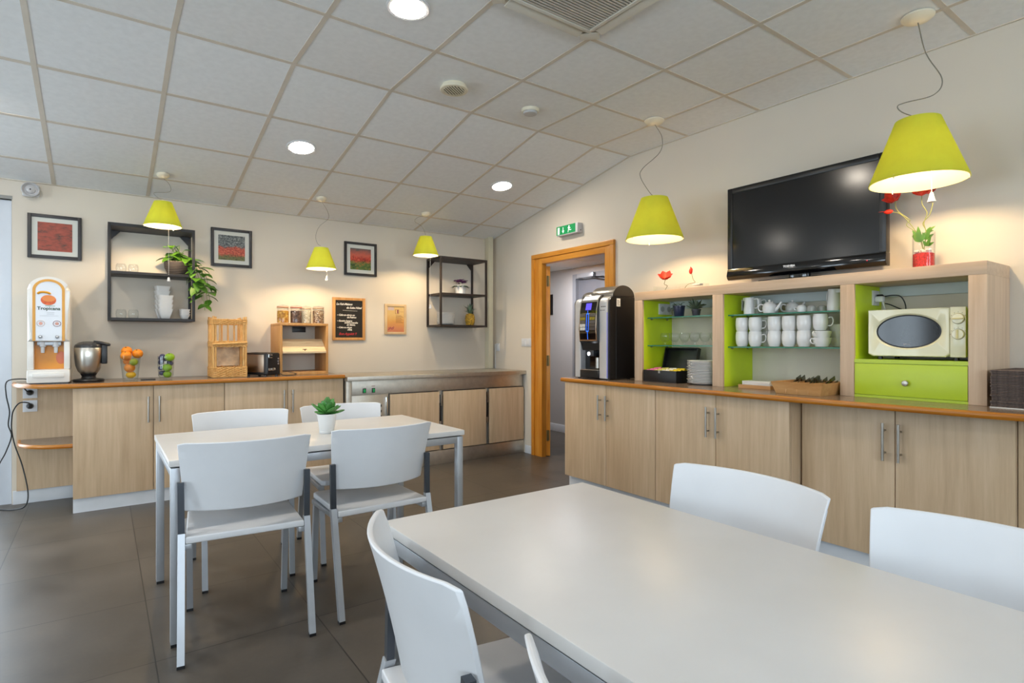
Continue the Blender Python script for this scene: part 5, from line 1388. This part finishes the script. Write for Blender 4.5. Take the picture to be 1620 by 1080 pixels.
RED = plain('poppy_red', '#d62a14', .5, var=.2, scale=30); STK = plain('dry_stem', '#6b6a3a', .6)
def poppy(mb, c, s, d=(0, 0, 1), rnd=None):
    d = Vector(d).normalized(); u = d.orthogonal().normalized(); v = d.cross(u)
    for k in range(6):
        a = 2 * PI * k / 6 + .3; w = u * math.cos(a) + v * math.sin(a)
        mb.leaf(Vector(c), w * 1.0 + d * .38, d, s, s * 1.0, .25, -.35)
t = thing('flower_tray', 'clear tray with two red fabric poppies on the left end of the shelf unit', 'decoration', (3.5, 2.7, ZH))
m = MB().box(3.44, 2.52, ZH, 3.58, 2.92, ZH + .006, .001)
for a in ((3.44, 2.52, 3.444, 2.92), (3.576, 2.52, 3.58, 2.92)): m.box(a[0], a[1], ZH + .006, a[2], a[3], ZH + .042)
m.box(3.444, 2.52, ZH + .006, 3.576, 2.524, ZH + .042).box(3.444, 2.916, ZH + .006, 3.576, 2.92, ZH + .042)
m.build('tray', CLEAR, t)
MB().tube(smooth([(3.5, 2.86, ZH + .007), (3.5, 2.835, ZH + .045), (3.5, 2.862, ZH + .06), (3.5, 2.85, ZH + .1)]), .0022, 6).tube(smooth([(3.5, 2.68, ZH + .007), (3.5, 2.645, ZH + .04), (3.5, 2.585, ZH + .05), (3.5, 2.6, ZH + .075), (3.5, 2.612, ZH + .12)]), .002, 6).build('stem', STK, t)
m = MB(); poppy(m, (3.5, 2.848, ZH + .095), .07, (-.6, -.35, 1)); m.build('poppy_flower', RED, t)
m = MB().ball((3.5, 2.62, ZH + .135), (.013, .013, .022), 12, 8); m.leaf((3.5, 2.615, ZH + .128), (0, .1, 1), (1, 0, 0), .04, .026, .2, .1); m.build('poppy_bud', RED, t)
m = MB(); m.leaf((3.5, 2.66, ZH + .01), (0, -1, .05), (0, 0, 1), .09, .03, .1, .05); m.build('fallen_petal', RED, t)
MB().box(3.49, 2.535, ZH + .028, 3.53, 2.6, ZH + .04, .004).build('white_pad', PAPERW, t)

vx, vy = 3.56, 1.182
t = thing('flower_vase', 'clear cylinder vase with red sand, white pebbles and poppies right of the television', 'vase', (vx, vy, ZH))
MB().lathe([(.049, 0), (.051, .002), (.051, .2), (.0485, .2), (.0485, .006), (.003, .005)], 36, (vx, vy, ZH), close=False).build('vessel', CLEAR, t)
MB().lathe([(.0478, .006), (.0478, .086), (.04, .089)], 32, (vx, vy, ZH)).build('red_sand', plain('red_sand', '#c8302c', .8, var=.3, scale=150, bump=.6), t)
m = MB(); r_ = random.Random(4)
for k in range(40):
    a = r_.uniform(0, 6.3); rr = .037 * math.sqrt(r_.random()); m.ball((vx + rr * math.cos(a), vy + rr * math.sin(a), ZH + .093 + r_.uniform(0, .012)), (.011, .009, .007), 8, 6)
m.build('pebbles', plain('white_pebble', '#e4ddd0', .6, var=.05), t)
st = MB(); lf = MB()
B0 = (vx, vy, ZH + .1)
def pstem(pts): st.tube(smooth([B0] + [Vector(p) for p in pts]), .002, 6)
pstem([(vx, vy + .02, ZH + .19), (vx - .01, vy + .075, ZH + .25), (vx - .01, vy + .06, ZH + .275), (vx - .02, vy + .07, ZH + .29), (vx - .03, vy + .115, ZH + .34), (vx - .03, vy + .125, ZH + .4)])
pstem([(vx, vy + .02, ZH + .18), (vx - .015, vy + .06, ZH + .26), (vx - .03, vy + .1, ZH + .315), (vx - .035, vy + .145, ZH + .335)])
pstem([(vx, vy - .01, ZH + .2), (vx - .01, vy - .005, ZH + .25), (vx - .02, vy - .022, ZH + .3), (vx - .02, vy + .0, ZH + .35), (vx - .02, vy + .002, ZH + .4)])
pstem([(vx, vy - .012, ZH + .2), (vx - .01, vy, ZH + .25), (vx - .01, vy - .03, ZH + .29), (vx - .01, vy - .045, ZH + .36), (vx - .01, vy - .03, ZH + .4)])
for p_, s_, d_ in (((vx - .03, vy + .125, ZH + .392), .062, (-.8, .1, .6)), ((vx - .02, vy + .002, ZH + .395), .07, (-.2, 0, 1)), ((vx - .01, vy - .03, ZH + .4), .05, (-.4, 0, 1))):
    fl = MB(); poppy(fl, p_, s_, d_); fl.build('poppy_flower', RED, t)
fl = MB().ball((vx - .035, vy + .155, ZH + .336), (.012, .024, .012), 12, 8); fl.leaf((vx - .035, vy + .16, ZH + .336), (0, 1, .15), (0, 0, 1), .045, .02, .2, 0); fl.build('poppy_bud', RED, t)
for p, d, l in (((vx - .01, vy + .012, ZH + .15), (-.3, .1, 1), .09), ((vx - .005, vy + .02, ZH + .17), (-.3, .5, .8), .06), ((vx - .01, vy - .015, ZH + .16), (-.3, -.3, .8), .07), ((vx - .01, vy - .02, ZH + .125), (-.4, -.3, .6), .06), ((vx, vy - .015, ZH + .2), (-.1, -.7, .5), .05)):
    for k in range(3): lf.leaf(p, Vector(d) + Vector((0, (-.5, 0, .5)[k], (-.15, .1, -.15)[k])), (-1, 0, .3), l * (.62, .95, .62)[k], l * .3, .15, .2)
lf.build('foliage', LEAFG, t); st.build('stems', plain('pale_stem', '#8f9350', .6), t)

# placemats
g = 'placemats stacked past the shelf unit'; PM = plain('brown_woven_mat', '#5c4f4a', .8, var=.25, scale=90, bump=.5)
o = MB().box(3.3, .4, 0, 3.68, .838, .004, .001).build('placemat', PAPERW); o.location.z = ZR; tag(o, 'white mat at the very bottom of the stack of brown placemats', 'placemat', g)
o = None; r_ = random.Random(1)
for k in range(24):
    lb = 'brown woven placemat in the stack at the right end of the worktop' if k < 23 else 'topmost brown woven placemat of the stack at the right end'
    if o is None: o = MB().box(-.19, -.22, 0, .19, .22, .0062, .0025).build('placemat', PM); c = tag(o, lb, 'placemat', g)
    else: c = dup(o, (0, 0, 0), None, lb, g)
    c.location = (3.495 + r_.uniform(-.003, .003), .616 + r_.uniform(-.003, .003), ZR + .0045 + .007 * k); c.rotation_euler.z = r_.uniform(-.008, .008)

# exit sign
t = thing('exit_sign', 'green emergency exit sign with running man above the orange doorway', 'exit sign', (XW, 4.2, 2.24))
ys0, ys1, z0, z1, xs_ = 4.012, 4.318, 2.236, 2.332, 3.648
MB().box(xs_ + .002, ys0, z0, XW - .0005, ys1, z1, .006).build('case', plain('sign_case_silver', '#c3c4c8', .4, .2, var=.01), t)
fc = MB().box(xs_, ys0 + .03, z0 + .01, xs_ + .006, ys1 - .001, z1 - .003).build('green_face', plain('sign_green', '#128a4c', .35, emis='#14a05a', es=.25), t)
WS = plain('sign_white', '#eef4ee', .4, emis='#f0fff4', es=.45)
m = MB(); X_ = xs_ - .0008
def sp(pts, yo, zo, s): m.prism([(yo - p[0] * s, zo + p[1] * s) for p in pts], X_, X_ + .002, 'x')
sp([(0, 0), (.4, 0), (.4, 1), (0, 1)], 4.296, 2.252, .066)
sp([(.2, 1), (.36, 1), (.36, .45), (.6, .45), (.28, 0), (0, .45), (.2, .45)], 4.234, 2.256, .058)
m.ball((X_ + .0005, 4.13, 2.312), (.001, .0085, .0085), 10, 8)
sp([(0, .62), (.1, .78), (.42, .8), (.6, .62), (.74, .66), (.7, .54), (.54, .5), (.46, .6), (.4, .42), (.62, .28), (.94, .32), (.94, .22), (.58, .16), (.36, .3), (.24, .2), (.16, -.12), (.04, -.12), (.12, .26), (.24, .62), (.16, .66), (.06, .54)], 4.15, 2.262, .056)
m.build('pictogram', WS, fc)
MB().cyl((3.69, ys0 + .0005, 2.262), (3.69, ys0 - .002, 2.262), .005, n=10).build('screw', BLACK, t)
t = thing('wall_notice', 'black edged notice on the grey corridor wall beside the open door leaf', 'notice', (XC, 5.8, 1.45))
MB().box(XC - .012, 5.905, 1.56, XC - .0006, 6.2, 1.835).build('frame', BLACK, t)
# ------------------------------------------------------------------ pendants
SH_O = translucent('lime_shade', '#dae25c', '#e8f080', .55); SH_I = translucent('shade_inner_white', '#f6f2e2', '#faf2d6', .72)
BULB = emit('bulb_glow', '#ffdf9e', 22)
LIGHTS = []
def pendant(label, x, y, D, H, zb, cord, pull, power):
    zc_ = zc(y); t = thing('pendant_lamp', label, 'lamp', (x, y, zb), 'lime pendant lamps')
    r1, r0 = D / 2, D * .23
    n = 44
    MB().lathe([(r1, 0), (r0, H), (r0 - .002, H), (r1 - .002, 0)], n, (x, y, zb), close=False).build('lamp_shade', SH_O, t)
    sh = MB().lathe([(r1 - .0035, .001), (r0 - .0035, H - .001), (r0 - .0045, H - .001), (r1 - .0045, .001)], n, (x, y, zb), close=False).build('shade_liner', SH_I, t)
    MB().tube([(x + (r1 - .004) * math.cos(2*PI*k/n), y + (r1 - .004) * math.sin(2*PI*k/n), zb + .001) for k in range(n)], .0022, 6, closed=True).build('shade_rim', SH_I, t)
    m = MB()
    for k in range(3):
        a = 2 * PI * k / 3 + .9; m.tube([(x, y, zb + H * .9), (x + (r0 + .004) * math.cos(a), y + (r0 + .004) * math.sin(a), zb + H * .93)], .002, 6)
        m.tube([(x + (r1 - .006) * math.cos(a), y + (r1 - .006) * math.sin(a), zb + .012), (x + (r1 - .006) * math.cos(a), y + (r1 - .006) * math.sin(a), zb - .008)], .003, 6)
    m.cyl((x, y, zb + H * .62), (x, y, zb + H + .012), .016, n=14); m.build('lamp_holder', IVORY, t)
    MB().lathe([(r0 - .005, H - .004), (r0 * .35, H - .002), (r0 * .35, H - .004), (r0 - .005, H - .006)], n, (x, y, zb), close=False).build('added_uplight_cap', SH_I, t)  # added cap, holds back the lamp's upward light on the ceiling
    MB().ball((x, y, zb + H * .48), (D * .075, D * .075, D * .095), 16, 12).build('bulb', BULB, t)
    s = SL if y > YK else 0
    m = MB().mark().lathe([(D * .17, 0), (D * .17, -.008), (D * .14, -.02), (D * .06, -.03), (.004, -.032)], 30).tf(Matrix.Translation((x, y, zc_ - .0045)) @ Matrix.Rotation(-math.atan(s), 4, 'X'))
    m.build('ceiling_rose', IVORY, t)
    top = zc_ - .03; P = [(x, y, top)]
    for dx, dy, f in cord: P.append((x + dx, y + dy, zb + H + (top - zb - H) * f))
    P.append((x, y, zb + H + .012))
    MB().tube(smooth(P, 6), D * .006, 6).build('cord', plain('grey_flex', '#7d7768', .5), t)
    if pull:
        dx, dy, L, w_ = pull
        MB().cyl((x + dx, y + dy, zb + H * .6), (x + dx, y + dy, zb - L + .05), .0011, n=6).build('pull_cord', PAPERW, t)
        MB().lathe([(.003, w_ * 2.6), (.007, w_ * 2.4), (w_ * .8, w_ * .7), (w_, w_ * .15), (w_ * .7, 0)], 18, (x + dx, y + dy, zb - L)).build('pull_knob', WHITE, t)
    l = bpy.data.lights.new('pendant_light', 'POINT'); l.energy = power; l.color = (1, .72, .4); l.shadow_soft_size = D * .1
    lo = bpy.data.objects.new('pendant_light', l); COL.objects.link(lo); lo.location = (x, y, zb + H * .3); LIGHTS.append(lo)
    return t
U = Vector((.8118, -.584, 0))      # across the view, for the cords' sideways sway
def sway(*a): return [(U.x * d, U.y * d, f) for d, f in a]
pendant('small lime pendant lamp on the far left, over the left wall shelf', .372, 5.08, .258, .186, 2.078, sway((.05, .72), (.05, .42), (-.07, .38), (-.03, .15)), (.035, -.03, .42, .012), 16.0)
pendant('small lime pendant lamp in the middle of the back row, above the wooden box', 1.575, 5.09, .258, .186, 1.845, sway((.055, .78), (.06, .62), (-.02, .45), (-.05, .25), (-.035, .1)), (.04, -.035, .105, .016), 16.0)
pendant('small lime pendant lamp on the right of the back row, near the corner shelf', 2.605, 5.09, .255, .186, 2.055, sway((-.07, .95), (-.11, .75), (-.04, .5), (-.01, .2)), (.03, -.04, .53, .016), 16.0)
pendant('larger lime pendant lamp in front of the right wall, over the tea box compartment', 3.247, 2.745, .415, .3, 1.938, sway((.055, .82), (.04, .62), (-.085, .4), (-.1, .28), (-.035, .08)), None, 16.0)
pendant('largest looking lime pendant lamp at the upper right, in front of the television', 3.262, 1.108, .415, .305, 1.985, sway((.04, .68), (.12, .42), (.08, .26), (-.06, .18), (-.1, .14), (-.075, .08)), (.05, -.042, .1, .019), 16.0)

# ------------------------------------------------------------------ recessed lights and ceiling fittings
def downlight(label, x, y):
    s = SL if y > YK else 0; M = Matrix.Translation((x, y, zc(y) - .0005)) @ Matrix.Rotation(-math.atan(s), 4, 'X')
    t = thing('downlight', label, 'ceiling light', (x, y, zc(y)), 'recessed ceiling lights')
    MB().mark().lathe([(.086, 0), (.104, 0), (.104, -.004), (.098, -.007), (.086, -.005)], 36, close=False).tf(M).build('trim_ring', WHITE, t)
    MB().mark().lathe([(.087, -.0005), (.087, -.004), (.002, -.0045)], 36).tf(M).build('diffuser', emit('downlight_glow', '#fff3e2', 120), t)
downlight('round recessed ceiling light at the top edge of the photo', 1.194, 2.515)
downlight('round recessed ceiling light left of centre over the small table', 1.188, 4.31)
downlight('round recessed ceiling light near the back right corner', 2.982, 4.305)
for k, (x, y) in enumerate(((-.61, 4.31), (-.61, 2.515), (-.61, .72), (-2.4, 2.515), (-2.4, 4.31), (-.61, -1.1))):
    l = bpy.data.lights.new('room_downlight', 'AREA'); l.shape = 'DISK'; l.size = .17; l.energy = 7; l.color = (1, .92, .82)
    lo = bpy.data.objects.new('room_downlight', l); COL.objects.link(lo); lo.location = (x, y, zc(y) - .012); LIGHTS.append(lo)

t = thing('ceiling_cassette', 'square air conditioning unit with slatted grille and flaps at the top of the photo', 'air conditioner', (1.797, 1.907, ZC))
cx, cy, hw = 1.772, 1.882, .325
CP = plain('cassette_ivory', '#d9d5c9', .45, var=.01)
z = ZC - .0028
MB().box(cx - hw, cy - hw, z - .006, cx + hw, cy + hw, z, .002).build('base_panel', CP, t)
m = MB(); w1, w2 = .262, .24
for a in ((-w1, -w1, w1, -w2), (-w1, w2, w1, w1), (-w1, -w2, -w2, w2), (w2, -w2, w1, w2)): m.box(cx + a[0], cy + a[1], z - .022, cx + a[2], cy + a[3], z - .0062, .003)
m.build('frame', CP, t)
for k in range(4):
    RK = Matrix.Translation((cx, cy, z)) @ Matrix.Rotation(k * PI / 2, 4, 'Z')
    MB().mark().box(-.235, .2625, -.0085, .235, .274, -.0062).tf(RK).build('air_slot_shade', MATS['slot_black'], t)  # black strip, the shadow line beside each flap put into its colour
    MB().mark().box(-.232, 0, -.003, .232, .052, .003, .002).tf(RK @ Matrix.Translation((0, .272, -.0115)) @ Matrix.Rotation(math.radians(-9), 4, 'X')).build('flap', CP, t)
    MB().mark().box(-.05, -.032, -.0155, .05, .03, -.0062, .004).tf(RK @ Matrix.Translation((hw - .032, hw - .032, 0)) @ Matrix.Rotation(-PI / 4, 4, 'Z')).build('corner_cap', CP, t)
m = MB()
for k in range(28): m.box(cx - w2 + .002, cy - w2 + .004 + k * .0171, z - .019, cx + w2 - .002, cy - w2 + .0125 + k * .0171, z - .012)
for a in (-.12, 0, .12): m.box(cx + a - .002, cy - w2 + .002, z - .0115, cx + a + .002, cy + w2 - .002, z - .0065)
m.build('grille', plain('grille_grey', '#c9c4b8', .5, var=.02), t)
MB().box(cx - w2, cy - w2, z - .0075, cx + w2, cy + w2, z - .0062).build('grille_back', plain('grille_dark', '#55524c', .7), t)

t = thing('ceiling_vent', 'small slatted round ceiling vent in a tile', 'vent', (1.79, 3.11, ZC))
c = (1.79, 3.112, ZC - .0005)
MB().lathe([(.075, 0), (.075, -.012), (.088, -.02), (.088, -.03), (.084, -.034), (.066, -.034), (.066, -.02)], 32, c, close=False).build('housing', IVORY, t)
m = MB().mark()
for k in range(8):
    y = -.056 + k * .016; L = math.sqrt(.066 ** 2 - y * y) if abs(y) < .066 else .01; m.box(-L, y - .0035, -.0365, L, y + .0035, -.0325)
m.tf(Matrix.Translation(c) @ Matrix.Rotation(.6, 4, 'Z')); m.build('slats', IVORY, t)
MB().lathe([(.0655, -.026), (.0655, -.028)], 28, c).build('dark_inside', plain('vent_dark', '#2b251e', .8), t)
t = thing('smoke_detector', 'small round white smoke detector in a ceiling tile', 'smoke detector', (2.404, 3.125, ZC))
MB().lathe([(.062, 0), (.062, -.01), (.056, -.02), (.004, -.022)], 32, (2.404, 3.125, ZC - .0005)).build('base', IVORY, t)
MB().lathe([(.05, -.0205), (.05, -.028), (.044, -.034), (.004, -.035)], 32, (2.404, 3.125, ZC - .0005)).build('cap', plain('detector_grey', '#c3c3c4', .5), t)

# ------------------------------------------------------------------ light
wd = bpy.data.worlds.new('daylight'); SC.world = wd; wd.use_nodes = True
nt = wd.node_tree; nt.nodes.clear()
out = nt.nodes.new('ShaderNodeOutputWorld'); bg = nt.nodes.new('ShaderNodeBackground')
bg.inputs['Color'].default_value = (.77, .885, 1.0, 1); bg.inputs['Strength'].default_value = WORLD
nt.links.new(bg.outputs[0], out.inputs['Surface'])
def portal(loc, rot, sx, sy):
    l = bpy.data.lights.new('window_portal', 'AREA'); l.shape = 'RECTANGLE'; l.size = sx; l.size_y = sy; l.cycles.is_portal = True
    o = bpy.data.objects.new('window_portal', l); COL.objects.link(o); o.location = loc; o.rotation_euler = rot
for a, b in WIN_L: portal((XL - .16, (a + b) / 2, 1.22), (0, -PI / 2, 0), 2.2, b - a)
for a, b in WIN_F: portal(((a + b) / 2, YF - .16, 1.56), (PI / 2, 0, 0), b - a, 1.52)
portal(((DL0 + DL1) / 2, YB + .16, 1.1), (-PI / 2, 0, 0), DL1 - DL0, 2.2)
l = bpy.data.lights.new('corridor_light', 'AREA'); l.shape = 'DISK'; l.size = .25; l.energy = CORRW; l.color = (.95, .95, 1)
o = bpy.data.objects.new('corridor_light', l); COL.objects.link(o); o.location = (4.35, 5.2, 2.13)

# ------------------------------------------------------------------ camera
cam = bpy.data.cameras.new('camera'); cam.sensor_width = 36; cam.lens = 36 * 899.55 / 1620; cam.clip_start = .05
co = bpy.data.objects.new('camera', cam); COL.objects.link(co)
co.location = (0, 0, 1.2); co.rotation_euler = (PI / 2, 0, -.6236)
SC.camera = co
vs = SC.view_settings
SC.display_settings.display_device = 'sRGB'
vs.view_transform = 'Standard'; vs.look = 'None'; vs.gamma = 1; vs.use_curve_mapping = False; vs.exposure = EXPO
SC.cycles.max_bounces = 10; SC.cycles.diffuse_bounces = 6; SC.cycles.glossy_bounces = 4; SC.cycles.transmission_bounces = 8; SC.cycles.transparent_max_bounces = 24
SC.cycles.caustics_reflective = False; SC.cycles.caustics_refractive = False
SC.cycles.sample_clamp_indirect = 4
